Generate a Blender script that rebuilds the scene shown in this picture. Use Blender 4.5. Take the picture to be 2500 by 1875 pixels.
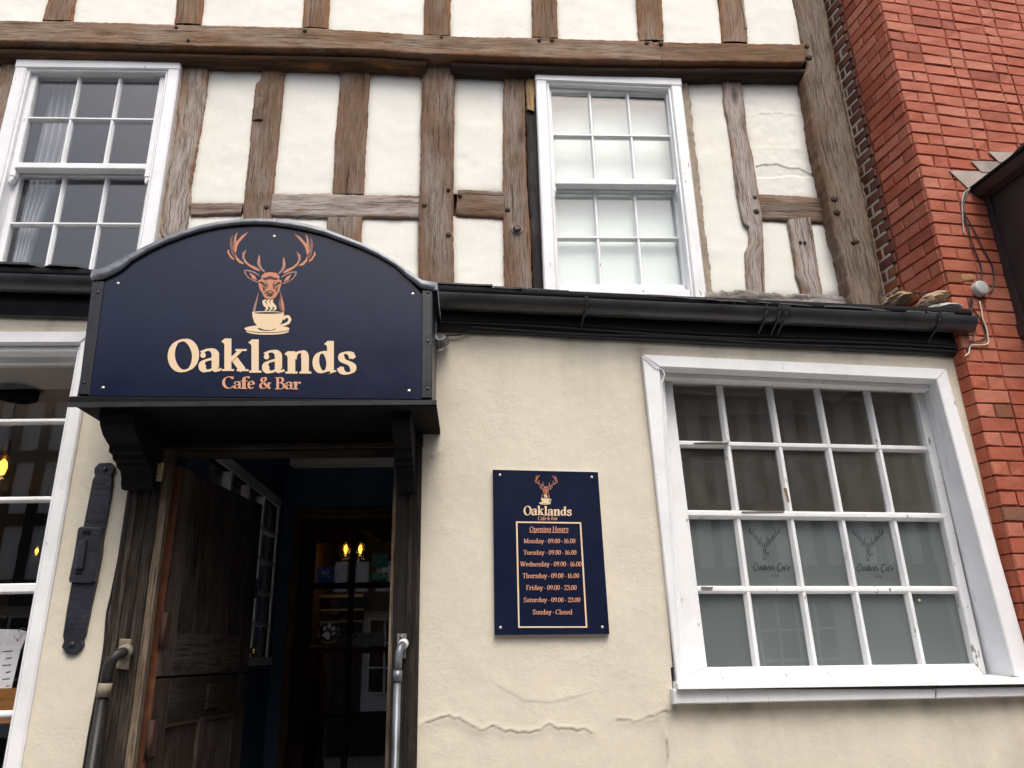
import bpy, math, random
import numpy as np
from mathutils import Vector, Matrix
random.seed(7); rng = np.random.default_rng(7)
for o in list(bpy.data.objects): bpy.data.objects.remove(o)
scn = bpy.context.scene; COL = scn.collection

# ------------------------------------------------------------------ camera
SC = 2500 / 2212
FOC = 1650 * SC
CX, CY = 1250.0, 937.5
_up = np.array([-114, 4650, 1650.]); _up /= np.linalg.norm(_up)
_n = np.array([-86, -585, 1650.]); _n -= _up * (_n @ _up); _n /= np.linalg.norm(_n)
_r = np.cross(_n, _up); _r = _r if _r[0] > 0 else -_r
RW = np.stack([_r, _n, _up], 0)                 # camera (right, up, forward) -> world
EYE = np.array([0, -2.8, 1.6])
cam_d = bpy.data.cameras.new('camera'); cam = bpy.data.objects.new('camera', cam_d); COL.objects.link(cam)
cam_d.sensor_width = 36; cam_d.lens = FOC / 2500 * 36; cam_d.clip_start = .05; cam_d.clip_end = 500
M = Matrix.Identity(4)
for i in range(3):
    M[i][0] = RW[i, 0]; M[i][1] = RW[i, 1]; M[i][2] = -RW[i, 2]; M[i][3] = EYE[i]
cam.matrix_world = M
scn.camera = cam
# ------------------------------------------------------------------ light
wd = bpy.data.worlds.new('World'); scn.world = wd; wd.use_nodes = True
nt = wd.node_tree; nt.nodes.clear()
sky = nt.nodes.new('ShaderNodeTexSky'); sky.sky_type = 'NISHITA'; sky.sun_disc = False
SUN_EL, SUN_AZ = 58, 168       # behind the camera, a little to the right
sky.sun_elevation = math.radians(SUN_EL); sky.sun_rotation = math.radians(SUN_AZ)
sky.air_density = 1.0; sky.dust_density = 6.0; sky.ozone_density = 1.0
hs = nt.nodes.new('ShaderNodeHueSaturation'); hs.inputs['Saturation'].default_value = .85     # pale overcast
bg = nt.nodes.new('ShaderNodeBackground'); bg.inputs[1].default_value = .15
wo = nt.nodes.new('ShaderNodeOutputWorld')
nt.links.new(sky.outputs[0], hs.inputs['Color']); nt.links.new(hs.outputs[0], bg.inputs[0]); nt.links.new(bg.outputs[0], wo.inputs[0])
sd = bpy.data.lights.new('sun', 'SUN'); sd.energy = .9; sd.angle = math.radians(25); sd.color = (1, .985, .96)
sun = bpy.data.objects.new('sun', sd); COL.objects.link(sun)
_az = math.radians(SUN_AZ); _el = math.radians(SUN_EL)
sv = Vector((math.sin(_az) * math.cos(_el), math.cos(_az) * math.cos(_el), math.sin(_el)))
sun.rotation_euler = sv.to_track_quat('Z', 'Y').to_euler(); sun.location = (0, -4, 12)
vs = scn.view_settings; vs.view_transform = 'Standard'; vs.look = 'None'; vs.gamma = 1; vs.use_curve_mapping = False
vs.exposure = 0.68

# ------------------------------------------------------------------ measuring
def ray(px, py): return RW @ np.array([px - CX, CY - py, FOC])
def P(p, Y):                                    # point of the vertical plane y = Y
    w = ray(*p); return EYE + w * ((Y - EYE[1]) / w[1])
def XZ(p, Y): q = P(p, Y); return (q[0], q[2])
def zz(ox, oy, s): return lambda x, y: (ox + x * s, oy + y * s)
z1 = zz(0, 0, .40687); z2 = zz(800, 0, .43394); z3 = zz(1650, 0, .43389); z4 = zz(150, 500, .42948); z5 = zz(0, 650, .7384)
z6 = zz(300, 1000, .52736); z7 = zz(1000, 650, .7384); z8 = zz(1500, 800, .64809); z9 = zz(0, 620, .28922); zA = zz(200, 1000, .30139)
zB = zz(200, 1450, .25625); zC = zz(2100, 300, .36166); zD = zz(530, 550, .16875); zE = zz(1050, 650, .31646); zF = zz(1700, 650, .31646)
zG = zz(900, 950, .55804); zH = zz(1190, 1130, .25920); zI = zz(740, 1250, .22305); zJ = zz(390, 810, .22604); zK = zz(1780, 1230, .25322)
zM = zz(0, 1000, .5277)

# ------------------------------------------------------------------ noise
def vnoise(x, y, seed=0):
    x = np.asarray(x, float); y = np.asarray(y, float)
    xi = np.floor(x).astype(np.int64); yi = np.floor(y).astype(np.int64)
    fx = x - xi; fy = y - yi; fx = fx * fx * (3 - 2 * fx); fy = fy * fy * (3 - 2 * fy)
    def h(a, b):
        n = (a * 374761393 + b * 668265263 + seed * 1442695041) & 0xffffffff
        n = ((n ^ (n >> 13)) * 1274126177) & 0xffffffff
        return ((n ^ (n >> 16)) & 0xffff) / 65535.0
    return (h(xi, yi) * (1 - fx) + h(xi + 1, yi) * fx) * (1 - fy) + (h(xi, yi + 1) * (1 - fx) + h(xi + 1, yi + 1) * fx) * fy
def fbm(x, y, seed=0, o=4):
    s = 0; a = .5
    for k in range(o):
        s = s + a * (vnoise(x, y, seed + k * 17) - .5); x = x * 2.03; y = y * 2.03; a *= .5
    return s

# ------------------------------------------------------------------ materials
def new_mat(name):
    m = bpy.data.materials.new(name); m.use_nodes = True; t = m.node_tree; t.nodes.clear()
    out = t.nodes.new('ShaderNodeOutputMaterial'); b = t.nodes.new('ShaderNodeBsdfPrincipled'); t.links.new(b.outputs[0], out.inputs[0])
    return m, t, b
def N(t, typ, **kw):
    n = t.nodes.new(typ)
    for k, v in kw.items():
        if k in n.inputs.keys(): n.inputs[k].default_value = v
        else: setattr(n, k, v)
    return n
def ramp(t, src, stops):
    r = t.nodes.new('ShaderNodeValToRGB'); t.links.new(src, r.inputs[0]); e = r.color_ramp.elements
    while len(e) < len(stops): e.new(.5)
    for k, (p, c) in enumerate(stops):
        e[k].position = p; c = c if hasattr(c, '__len__') else (c, c, c); e[k].color = (*c[:3], 1)
    return r.outputs[0]
def mixc(t, a, b, f, mode='MIX'):
    m = t.nodes.new('ShaderNodeMix'); m.data_type = 'RGBA'; m.blend_type = mode
    for s, i in ((f, 0), (a, 6), (b, 7)):
        if isinstance(s, (int, float)): m.inputs[i].default_value = s
        elif isinstance(s, tuple): m.inputs[i].default_value = (*s[:3], 1)
        else: t.links.new(s, m.inputs[i])
    return m.outputs[2]
def coords(t, kind='Object', scale=(1, 1, 1), jitter=True):
    tc = t.nodes.new('ShaderNodeTexCoord'); mp = t.nodes.new('ShaderNodeMapping'); mp.inputs['Scale'].default_value = scale
    t.links.new(tc.outputs[kind], mp.inputs[0])
    if jitter:
        oi = t.nodes.new('ShaderNodeObjectInfo'); mu = N(t, 'ShaderNodeMath', operation='MULTIPLY'); mu.inputs[1].default_value = 37
        t.links.new(oi.outputs['Random'], mu.inputs[0]); t.links.new(mu.outputs[0], mp.inputs['Location'])
    return mp.outputs[0]
def noise(t, vec, scale, detail=5, rough=.6, dist=0):
    n = N(t, 'ShaderNodeTexNoise', Scale=scale, Detail=detail, Roughness=rough, Distortion=dist); t.links.new(vec, n.inputs['Vector']); return n.outputs[0]
def bump(t, b, h, strength=.5, dist=.003):
    n = N(t, 'ShaderNodeBump', Strength=strength, Distance=dist); t.links.new(h, n.inputs['Height']); t.links.new(n.outputs[0], b.inputs['Normal'])
def plain(name, col, rough=.6, var=.15, bscale=60, bstr=.15, metal=0, spec=.5, dist=.002):
    m, t, b = new_mat(name); v = coords(t)
    n = noise(t, v, bscale * .25, 6); c0 = tuple(x * (1 - var) for x in col); c1 = tuple(min(1, x * (1 + var)) for x in col)
    t.links.new(ramp(t, n, [(.3, c0), (.7, c1)]), b.inputs['Base Color'])
    t.links.new(ramp(t, n, [(.3, rough * .85), (.7, min(1, rough * 1.15))]), b.inputs['Roughness'])
    b.inputs['Metallic'].default_value = metal; b.inputs['Specular IOR Level'].default_value = spec
    bump(t, b, noise(t, v, bscale, 4), bstr, dist); return m
def flat(name, col, rough=.5):
    m, t, b = new_mat(name); b.inputs['Base Color'].default_value = (*col, 1); b.inputs['Roughness'].default_value = rough; return m
def emit(name, col, s):
    m = bpy.data.materials.new(name); m.use_nodes = True; t = m.node_tree; t.nodes.clear()
    out = t.nodes.new('ShaderNodeOutputMaterial'); e = t.nodes.new('ShaderNodeEmission'); e.inputs[0].default_value = (*col, 1); e.inputs[1].default_value = s
    t.links.new(e.outputs[0], out.inputs[0]); return m
def oak(name, brown, grey, amt, dark=.35, bs=.9, orange=0):
    """weathered oak, UV = metres across / along the grain"""
    m, t, b = new_mat(name); v = coords(t, 'UV', (1, .04, 1)); v2 = coords(t, 'UV', (1, .35, 1))
    fine = noise(t, v, 190, 6, .72, .12); mid = noise(t, v, 60, 6, .66, .25); v3_ = coords(t, 'UV', (1, .022, 1)); chk = noise(t, v3_, 120, 3, .55, .1); patch = noise(t, v2, 7, 5, .6); patch2 = noise(t, v2, 16, 4, .55)
    knot = N(t, 'ShaderNodeTexVoronoi', Scale=5.0); t.links.new(v2, knot.inputs['Vector']); kn = ramp(t, knot.outputs['Distance'], [(.03, 1), (.13, 0)])
    oi = t.nodes.new('ShaderNodeObjectInfo'); ma = N(t, 'ShaderNodeMath', operation='MULTIPLY_ADD'); ma.inputs[1].default_value = .26; ma.inputs[2].default_value = -.13; t.links.new(oi.outputs['Random'], ma.inputs[0]); mb = N(t, 'ShaderNodeMath', operation='ADD'); t.links.new(patch, mb.inputs[0]); t.links.new(ma.outputs[0], mb.inputs[1]); patch = mb.outputs[0]
    c = mixc(t, brown, grey, ramp(t, patch, [(.54 - amt * .3, 0), (.72 - amt * .3, 1)]))
    c = mixc(t, c, tuple(x * .5 for x in brown), ramp(t, patch2, [(.5, 0), (.75, .7)]))
    oi = t.nodes.new('ShaderNodeObjectInfo'); c = mixc(t, c, tuple(x * .62 for x in brown), ramp(t, oi.outputs['Random'], [(.25, .55), (.8, 0)]))
    if orange: c = mixc(t, c, (.30, .12, .035), ramp(t, patch2, [(.28, orange), (.45, 0)]))
    c = mixc(t, c, (1.35, 1.3, 1.25), ramp(t, mid, [(.45, 0), (.75, .55)]), 'MULTIPLY')
    c = mixc(t, c, tuple(x * dark for x in brown), ramp(t, fine, [(.38, .85), (.52, 0)]))
    c = mixc(t, c, tuple(x * .25 for x in brown), ramp(t, mid, [(.33, 1), (.41, 0)]))
    c = mixc(t, c, tuple(x * .16 for x in brown), ramp(t, chk, [(.30, 1), (.355, 0)]))
    c = mixc(t, c, tuple(x * .3 for x in brown), kn)
    at = N(t, 'ShaderNodeAttribute', attribute_name='grime'); c = mixc(t, c, (brown[0] * 1.15, brown[1] * .95, brown[2] * .8), at.outputs['Fac'])
    t.links.new(c, b.inputs['Base Color']); b.inputs['Roughness'].default_value = .82; b.inputs['Specular IOR Level'].default_value = .25
    h = mixc(t, fine, mid, .35); h = mixc(t, h, (0, 0, 0), ramp(t, chk, [(.30, 1), (.36, 0)]))
    hk = mixc(t, h, (0, 0, 0), kn)
    bump(t, b, hk, bs, .007); return m
def plaster(name, col, dirt, stain=.25, bs=.35):
    m, t, b = new_mat(name); v = coords(t, 'Object', jitter=False)
    big = noise(t, v, 2.2, 6, .62); mid = noise(t, v, 34, 6, .62); fine = noise(t, v, 130, 5, .65); spk = noise(t, v, 38, 3, .5)
    c = mixc(t, col, dirt, ramp(t, big, [(.45, 0), (.8, stain)]))
    c = mixc(t, c, tuple(x * 1.07 for x in col), ramp(t, mid, [(.5, 0), (.75, .6)]))
    c = mixc(t, c, tuple(x * .35 for x in dirt), ramp(t, spk, [(.22, .8), (.26, 0)]))
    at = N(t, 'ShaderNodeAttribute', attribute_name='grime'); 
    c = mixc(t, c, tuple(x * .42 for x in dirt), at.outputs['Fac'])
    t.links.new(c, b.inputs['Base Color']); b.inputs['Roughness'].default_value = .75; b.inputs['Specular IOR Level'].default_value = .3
    h = mixc(t, fine, mid, .6); h = mixc(t, h, (.5, .5, .5), ramp(t, noise(t, v, 3.5, 5, .65), [(.35, .85), (.65, 0)])); bump(t, b, h, bs, .006); return m
def white_paint(name, col=(.78, .79, .8), wear=.0):
    m, t, b = new_mat(name); v = coords(t, 'Object', (1, 1, .25)); v2 = coords(t)
    n = noise(t, v, 40, 6, .65); n2 = noise(t, v2, 6, 5, .6)
    c = mixc(t, col, tuple(x * .74 for x in col), ramp(t, n2, [(.45, 0), (.8, .7)]))
    c = mixc(t, c, (.22, .2, .17), ramp(t, n, [(.27 + wear, 1), (.31 + wear, 0)]))
    t.links.new(c, b.inputs['Base Color']); b.inputs['Roughness'].default_value = .42
    bump(t, b, n, .35, .004); return m
def glass(name, tint=(1, 1, 1), wav=.00025, ior=1.68, haze=0):
    m = bpy.data.materials.new(name); m.use_nodes = True; t = m.node_tree; t.nodes.clear()
    out = t.nodes.new('ShaderNodeOutputMaterial'); tr = N(t, 'ShaderNodeBsdfTransparent'); tr.inputs[0].default_value = (*tint, 1)
    gl = N(t, 'ShaderNodeBsdfGlossy', Roughness=.0); fr = N(t, 'ShaderNodeFresnel', IOR=ior); gm = t.nodes.new('ShaderNodeNewGeometry'); mr = N(t, 'ShaderNodeMapRange'); mr.inputs['To Min'].default_value = ior; mr.inputs['To Max'].default_value = 1 / ior; t.links.new(gm.outputs['Backfacing'], mr.inputs['Value']); t.links.new(mr.outputs[0], fr.inputs['IOR']); mx = t.nodes.new('ShaderNodeMixShader')
    v = coords(t); bn = N(t, 'ShaderNodeBump', Strength=.5, Distance=wav); t.links.new(noise(t, v, 5, 2), bn.inputs['Height'])
    t.links.new(bn.outputs[0], gl.inputs['Normal'])
    t.links.new(fr.outputs[0], mx.inputs[0]); t.links.new(tr.outputs[0], mx.inputs[1]); t.links.new(gl.outputs[0], mx.inputs[2])
    last = mx.outputs[0]
    if haze:
        df = N(t, 'ShaderNodeBsdfDiffuse'); df.inputs[0].default_value = (.52, .48, .42, 1); m2 = t.nodes.new('ShaderNodeMixShader')
        t.links.new(ramp(t, noise(t, coords(t, 'Object', (1, 1, .5)), 22, 6, .75), [(.25, haze * .35), (.8, haze)]), m2.inputs[0])
        t.links.new(last, m2.inputs[1]); t.links.new(df.outputs[0], m2.inputs[2]); last = m2.outputs[0]
    t.links.new(last, out.inputs[0]); return m

OAK_B = oak('oak_brown', (.21, .12, .066), (.29, .225, .17), .4, orange=.2)
OAK_G = oak('oak_grey', (.21, .132, .084), (.37, .335, .305), .72)
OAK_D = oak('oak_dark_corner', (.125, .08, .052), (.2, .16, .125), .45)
OAK_K = oak('oak_black', (.022, .018, .017), (.045, .04, .04), .5)
OAK_P = oak('oak_pale', (.40, .26, .12), (.45, .32, .18), .3)
FRAME = oak('door_frame_black', (.022, .017, .014), (.095, .075, .055), .30, dark=.3)
LEAF = oak('door_leaf_oak', (.04, .028, .022), (.10, .085, .07), .5)
LEAF_P = oak('door_plank_oak', (.075, .047, .035), (.16, .128, .105), .5)
RUST = plain('rusty_edge', (.17, .058, .028), .8, .35, 90, .4)
HINGE = plain('rusty_hinge', (.06, .027, .018), .85, .5, 70, .6)
PEELED = oak('peeled_bead', (.11, .075, .05), (.25, .2, .14), .5)
PL_UP = plaster('upper_plaster', (.735, .733, .675), (.60, .53, .42), .3, .4)
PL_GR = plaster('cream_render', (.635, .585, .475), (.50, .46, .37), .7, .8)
MORTAR = plain('grey_mortar', (.30, .25, .19), .9, .3, 120, .7, dist=.006)
WHITE = white_paint('white_gloss', wear=.015)
WHITE_W = white_paint('white_worn', (.76, .77, .77), .055)
BLACK = plain('black_paint', (.014, .015, .018), .38, .25, 50, .35)
BLACKM = plain('black_matt', (.008, .008, .009), .8, .3, 40, .3, spec=.12)
IRON = plain('black_iron', (.016, .018, .026), .42, .3, 60, .6, dist=.004)
GUTM = plain('black_gutter', (.03, .032, .036), .32, .3, 30, .25)
SLATE = plain('slate', (.022, .022, .024), .7, .35, 50, .7, dist=.006)
LEAD = plain('lead', (.17, .185, .21), .45, .35, 45, .5, metal=.35, dist=.004)
LEADW = plain('weathered_lead', (.34, .28, .245), .6, .35, 26, .5, dist=.004)
NAVYM, _t, _b = new_mat('navy_panel'); _v = coords(_t)
_t.links.new(ramp(_t, noise(_t, _v, 9, 5), [(.3, (.0055, .009, .028)), (.75, (.008, .0125, .036))]), _b.inputs['Base Color'])
_t.links.new(ramp(_t, noise(_t, _v, 5, 5), [(.3, .16), (.75, .3)]), _b.inputs['Roughness'])
bump(_t, _b, noise(_t, _v, 110, 3), .08, .0006); _b.inputs['Specular IOR Level'].default_value = .35
CREAM = flat('cream_print', (.74, .56, .36), .45); COPPER = flat('copper_print', (.52, .20, .10), .45); COPD = flat('dark_copper_print', (.17, .065, .05), .45)
INK = flat('ink_print', (.007, .007, .014), .45); ORANGE = flat('salmon_print', (.62, .30, .18), .45); MAUVE = flat('mauve_print', (.30, .16, .14), .45)
SCREW = plain('screw_steel', (.6, .56, .46), .35, .2, 80, .1, metal=.6)
GLASS = glass('window_glass'); GLASS_OLD = glass('old_glass', (.97, .98, .97), .0002, 1.45, .08)  # dirt haze on old panes, strengthened to stand in for the lit ceiling behind
NAVYW = plain('navy_wall', (.04, .075, .15), .55, .12, 30, .1)
def film_mat():
    m, t, b = new_mat('frosted_film'); v = coords(t)
    t.links.new(ramp(t, noise(t, v, 4, 4), [(.3, (.20, .235, .23)), (.75, (.26, .295, .29))]), b.inputs['Base Color'])
    b.inputs['Roughness'].default_value = .5; tl = N(t, 'ShaderNodeBsdfTranslucent'); tl.inputs[0].default_value = (.8, .82, .82, 1); mx = t.nodes.new('ShaderNodeMixShader'); mx.inputs[0].default_value = .45
    t.links.new(b.outputs[0], mx.inputs[1]); t.links.new(tl.outputs[0], mx.inputs[2]); t.links.new(mx.outputs[0], [n for n in t.nodes if n.type == 'OUTPUT_MATERIAL'][0].inputs[0]); return m
FILM = film_mat()

# ------------------------------------------------------------------ mesh helpers
class MB:
    def __init__(s): s.v = []; s.f = []; s.uv = {}
    def add(s, vs, fs):
        k = len(s.v); s.v += [tuple(float(c) for c in q) for q in vs]; s.f += [tuple(k + i for i in f) for f in fs]; return s
    def box(s, x0, x1, y0, y1, z0, z1):
        return s.add([(x0, y0, z0), (x1, y0, z0), (x1, y1, z0), (x0, y1, z0), (x0, y0, z1), (x1, y0, z1), (x1, y1, z1), (x0, y1, z1)],
                     [(0, 1, 5, 4), (1, 2, 6, 5), (2, 3, 7, 6), (3, 0, 4, 7), (4, 5, 6, 7), (3, 2, 1, 0)])
    def prism(s, poly, y0, y1, ch=0):
        """polygon in (x,z), extruded from y0 (front) to y1 (back); ch = chamfer of the front edge"""
        p = [np.array(q, float) for q in poly]; n = len(p)
        a = sum(p[i][0] * p[(i + 1) % n][1] - p[(i + 1) % n][0] * p[i][1] for i in range(n))
        if a < 0: p = p[::-1]                        # counter-clockwise as seen from the front (x right, z up)
        if ch:
            q = []
            for i in range(n):
                d0 = p[i] - p[i - 1]; d1 = p[(i + 1) % n] - p[i]; d0 = d0 / (np.linalg.norm(d0) + 1e-9); d1 = d1 / (np.linalg.norm(d1) + 1e-9)
                nn = np.array([-d0[1] - d1[1], d0[0] + d1[0]]); L = np.linalg.norm(nn); nn = nn / (L + 1e-9) / max(.5, L / 2); q.append(p[i] + nn * ch)
            vs = [(a_[0], y0, a_[1]) for a_ in q] + [(a_[0], y0 + ch, a_[1]) for a_ in p] + [(a_[0], y1, a_[1]) for a_ in p]
            fs = [tuple(range(n))]
            for k in (0, 1):
                for i in range(n): j = (i + 1) % n; fs.append((k * n + i, (k + 1) * n + i, (k + 1) * n + j, k * n + j))
            fs.append(tuple(range(3 * n - 1, 2 * n - 1, -1)))
        else:
            vs = [(a_[0], y0, a_[1]) for a_ in p] + [(a_[0], y1, a_[1]) for a_ in p]
            fs = [tuple(range(n))] + [(i, n + i, n + (i + 1) % n, (i + 1) % n) for i in range(n)] + [tuple(range(2 * n - 1, n - 1, -1))]
        return s.add(vs, fs)
    def tube(s, pts, r, n=8, cap=True):
        pts = [Vector(p) for p in pts]; rr = r if hasattr(r, '__len__') else [r] * len(pts); prev = None; base = len(s.v)
        for i, p in enumerate(pts):
            d = (pts[min(i + 1, len(pts) - 1)] - pts[max(i - 1, 0)]).normalized()
            u = d.orthogonal().normalized() if prev is None else (prev - d * prev.dot(d)).normalized()
            prev = u; w = d.cross(u)
            for k in range(n):
                a = 2 * math.pi * k / n; s.v.append(tuple(p + (u * math.cos(a) + w * math.sin(a)) * rr[i]))
        for i in range(len(pts) - 1):
            for k in range(n):
                a = base + i * n + k; b = base + i * n + (k + 1) % n; s.f.append((a, b, b + n, a + n))
        if cap:
            s.f.append(tuple(range(base + n - 1, base - 1, -1))); e = base + (len(pts) - 1) * n; s.f.append(tuple(range(e, e + n)))
        return s
    def lathe(s, c, prof, n=20, axis='Z'):
        base = len(s.v)
        for (r, h) in prof:
            for k in range(n):
                a = 2 * math.pi * k / n; x, y = r * math.cos(a), r * math.sin(a)
                s.v.append((c[0] + x, c[1] + y, c[2] + h) if axis == 'Z' else (c[0] + x, c[1] + h, c[2] + y))
        for i in range(len(prof) - 1):
            for k in range(n):
                a = base + i * n + k; b = base + i * n + (k + 1) % n; s.f.append((a, b, b + n, a + n))
        return s
    def build(s, name, mat, parent=None, smooth=False, uvs=None):
        me = bpy.data.meshes.new(name); me.from_pydata(s.v, [], s.f); me.materials.append(mat)
        if uvs is not None:
            l = me.uv_layers.new(name='UVMap'); vi = np.empty(len(me.loops), np.int32); me.loops.foreach_get('vertex_index', vi)
            l.data.foreach_set('uv', np.asarray(uvs, np.float32)[vi].ravel())
        if smooth: me.polygons.foreach_set('use_smooth', [True] * len(me.polygons))
        me.update(); return link(name, me, parent)
def link(name, me, parent=None):
    o = bpy.data.objects.new(name, me); COL.objects.link(o)
    if parent: o.parent = parent
    return o
def tag(o, label, cat, group=None):
    o['label'] = label; o['category'] = cat
    if group: o['group'] = group
    return o
def thing(name, label, cat, group=None, loc=(0, 0, 0)):
    o = bpy.data.objects.new(name, None); COL.objects.link(o); o.location = loc; o.empty_display_size = .05; ROOT[o.name] = Vector(loc)
    return tag(o, label, cat, group)
ROOT = {}
def settle():
    """parts are modelled in world coordinates: keep them there under roots that stand elsewhere"""
    for o in bpy.data.objects:
        if o.parent is not None and o.parent.name in ROOT: o.matrix_parent_inverse = Matrix.Translation(-ROOT[o.parent.name])
def boxuv(mb, axis):
    """UVs in metres for a box-like piece; axis = grain axis (0,1,2)"""
    v = np.array(mb.v); o = [i for i in range(3) if i != axis]
    return np.stack([v[:, o[0]] + v[:, o[1]], v[:, axis]], 1)
def wbox(name, b, mat, parent, axis=2):
    m = MB().box(*b); return m.build(name, mat, parent, uvs=boxuv(m, axis))
def grid_mesh(name, X, Yv, Z, mat, parent, mask=None, uv=None, attr=None, smooth=True):
    """front-facing grid (towards -y) from 2D arrays; rows go up in z"""
    r, c = X.shape; co = np.stack([X, Yv, Z], -1).reshape(-1, 3).astype(np.float32)
    i = np.arange(r * c).reshape(r, c); q = np.stack([i[:-1, :-1], i[:-1, 1:], i[1:, 1:], i[1:, :-1]], -1)
    q = q[mask] if mask is not None else q.reshape(-1, 4)
    used = np.zeros(r * c, bool); used[q.ravel()] = True; idx = np.cumsum(used) - 1; co = co[used]; q = idx[q].astype(np.int32)
    me = bpy.data.meshes.new(name); me.vertices.add(len(co)); me.vertices.foreach_set('co', co.ravel())
    me.loops.add(q.size); me.loops.foreach_set('vertex_index', q.ravel()); me.polygons.add(len(q))
    me.polygons.foreach_set('loop_start', np.arange(0, q.size, 4, dtype=np.int32)); me.polygons.foreach_set('loop_total', np.full(len(q), 4, np.int32))
    if smooth: me.polygons.foreach_set('use_smooth', np.ones(len(q), bool))
    if uv is not None:
        l = me.uv_layers.new(name='UVMap'); l.data.foreach_set('uv', uv.reshape(-1, 2)[used][q.ravel()].astype(np.float32).ravel())
    if attr is not None:
        a = me.attributes.new('grime', 'FLOAT', 'POINT'); a.data.foreach_set('value', attr.ravel()[used].astype(np.float32))
    me.materials.append(mat); me.update(calc_edges=True); return link(name, me, parent)
def interp_poly(pts, ax, t):
    p = np.array(pts, float); s = p[:, ax]; tt = s[0] + (s[-1] - s[0]) * t
    if s[-1] < s[0]: o = np.argsort(s)
    else: o = np.argsort(s)
    oth = np.interp(tt, s[o], p[o, 1 - ax]); r = np.empty((len(t), 2)); r[:, ax] = tt; r[:, 1 - ax] = oth; return r
_seed = [100]
def timber(A, B, yf, yb, mat, parent, name='stud', rough=.004, wob=.004, ch=.006, nx=9, chB=None):
    """a beam whose two long edges are the polylines A and B in (x,z); irregular arrises, worn front"""
    _seed[0] += 7; sd_ = _seed[0]; A = np.array(A, float); B = np.array(B, float)
    ax = 0 if abs(A[-1][0] - A[0][0]) > abs(A[-1][1] - A[0][1]) else 1
    L = abs(A[-1][ax] - A[0][ax]); n = max(6, int(L / .010)); t = np.linspace(0, 1, n)
    a = interp_poly(A, ax, t); b = interp_poly(B, ax, t); v = t * L
    a[:, 1 - ax] += wob * 1.5 * fbm(v * 12, v * 0 + .5, sd_) + wob * .9 * (vnoise(v * 45, v * 0, sd_ + 1) - .5) + wob * .7 * (vnoise(v * 110, v * 0, sd_ + 2) - .5)
    b[:, 1 - ax] += wob * 1.5 * fbm(v * 12, v * 0 + 9.5, sd_ + 3) + wob * .9 * (vnoise(v * 45, v * 0, sd_ + 5) - .5) + wob * .7 * (vnoise(v * 110, v * 0, sd_ + 6) - .5)
    w = np.linalg.norm(b - a, axis=1); chf = np.clip(ch / w, 0, .3); chb = np.clip((chB or ch) / w, 0, .4)
    cols = [(np.zeros(n), yb), (np.zeros(n), yf + ch)]
    for k in range(nx): cols.append((chf + (1 - chf - chb) * k / (nx - 1), yf))
    cols += [(np.ones(n), yf + (chB or ch)), (np.ones(n), yb)]
    X = np.empty((n, len(cols))); Y = np.empty_like(X); Z = np.empty_like(X); U = np.empty_like(X)
    for k, (s, y) in enumerate(cols):
        p = a * (1 - s)[:, None] + b * s[:, None]; X[:, k] = p[:, 0]; Z[:, k] = p[:, 1]; Y[:, k] = y; U[:, k] = s * w
        if k in (0,): U[:, k] -= .03
        if k == len(cols) - 1: U[:, k] += .03
        if 1 <= k <= nx + 2:
            Y[:, k] += rough * (1.6 * fbm(U[:, k] * 28, v * 3, sd_ + 11) + 1.2 * fbm(U[:, k] * 90, v * 6, sd_ + 12, 2))
    uv = np.stack([U, np.repeat(v[:, None], len(cols), 1)], -1); ed = np.minimum(np.clip(U, 0, None), np.clip(w[:, None] - U, 0, None)); gr = np.clip(np.exp(-ed / .011) * (.55 + 2.2 * fbm(U * 12, uv[..., 1] * 9, sd_ + 21)), 0, .85)
    if ((a[-1] - a[0])[0] * (b[0] - a[0])[1] - (a[-1] - a[0])[1] * (b[0] - a[0])[0]) < 0:
        pass
    else: X, Y, Z, uv, gr = X[:, ::-1], Y[:, ::-1], Z[:, ::-1], uv[:, ::-1], gr[:, ::-1]
    return grid_mesh(name, X, Y, Z, mat, parent, uv=np.ascontiguousarray(uv), attr=np.ascontiguousarray(gr))
def quadgrid(q, nu, nv):
    """bilinear grid over the quad TL,TR,BR,BL in (x,z); rows from the bottom up"""
    TL, TR, BR, BL = [np.array(p, float) for p in q]; u = np.linspace(0, 1, nu)[None, :, None]; v = np.linspace(0, 1, nv)[:, None, None]
    return (BL * (1 - u) + BR * u) * (1 - v) + (TL * (1 - u) + TR * u) * v
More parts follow.
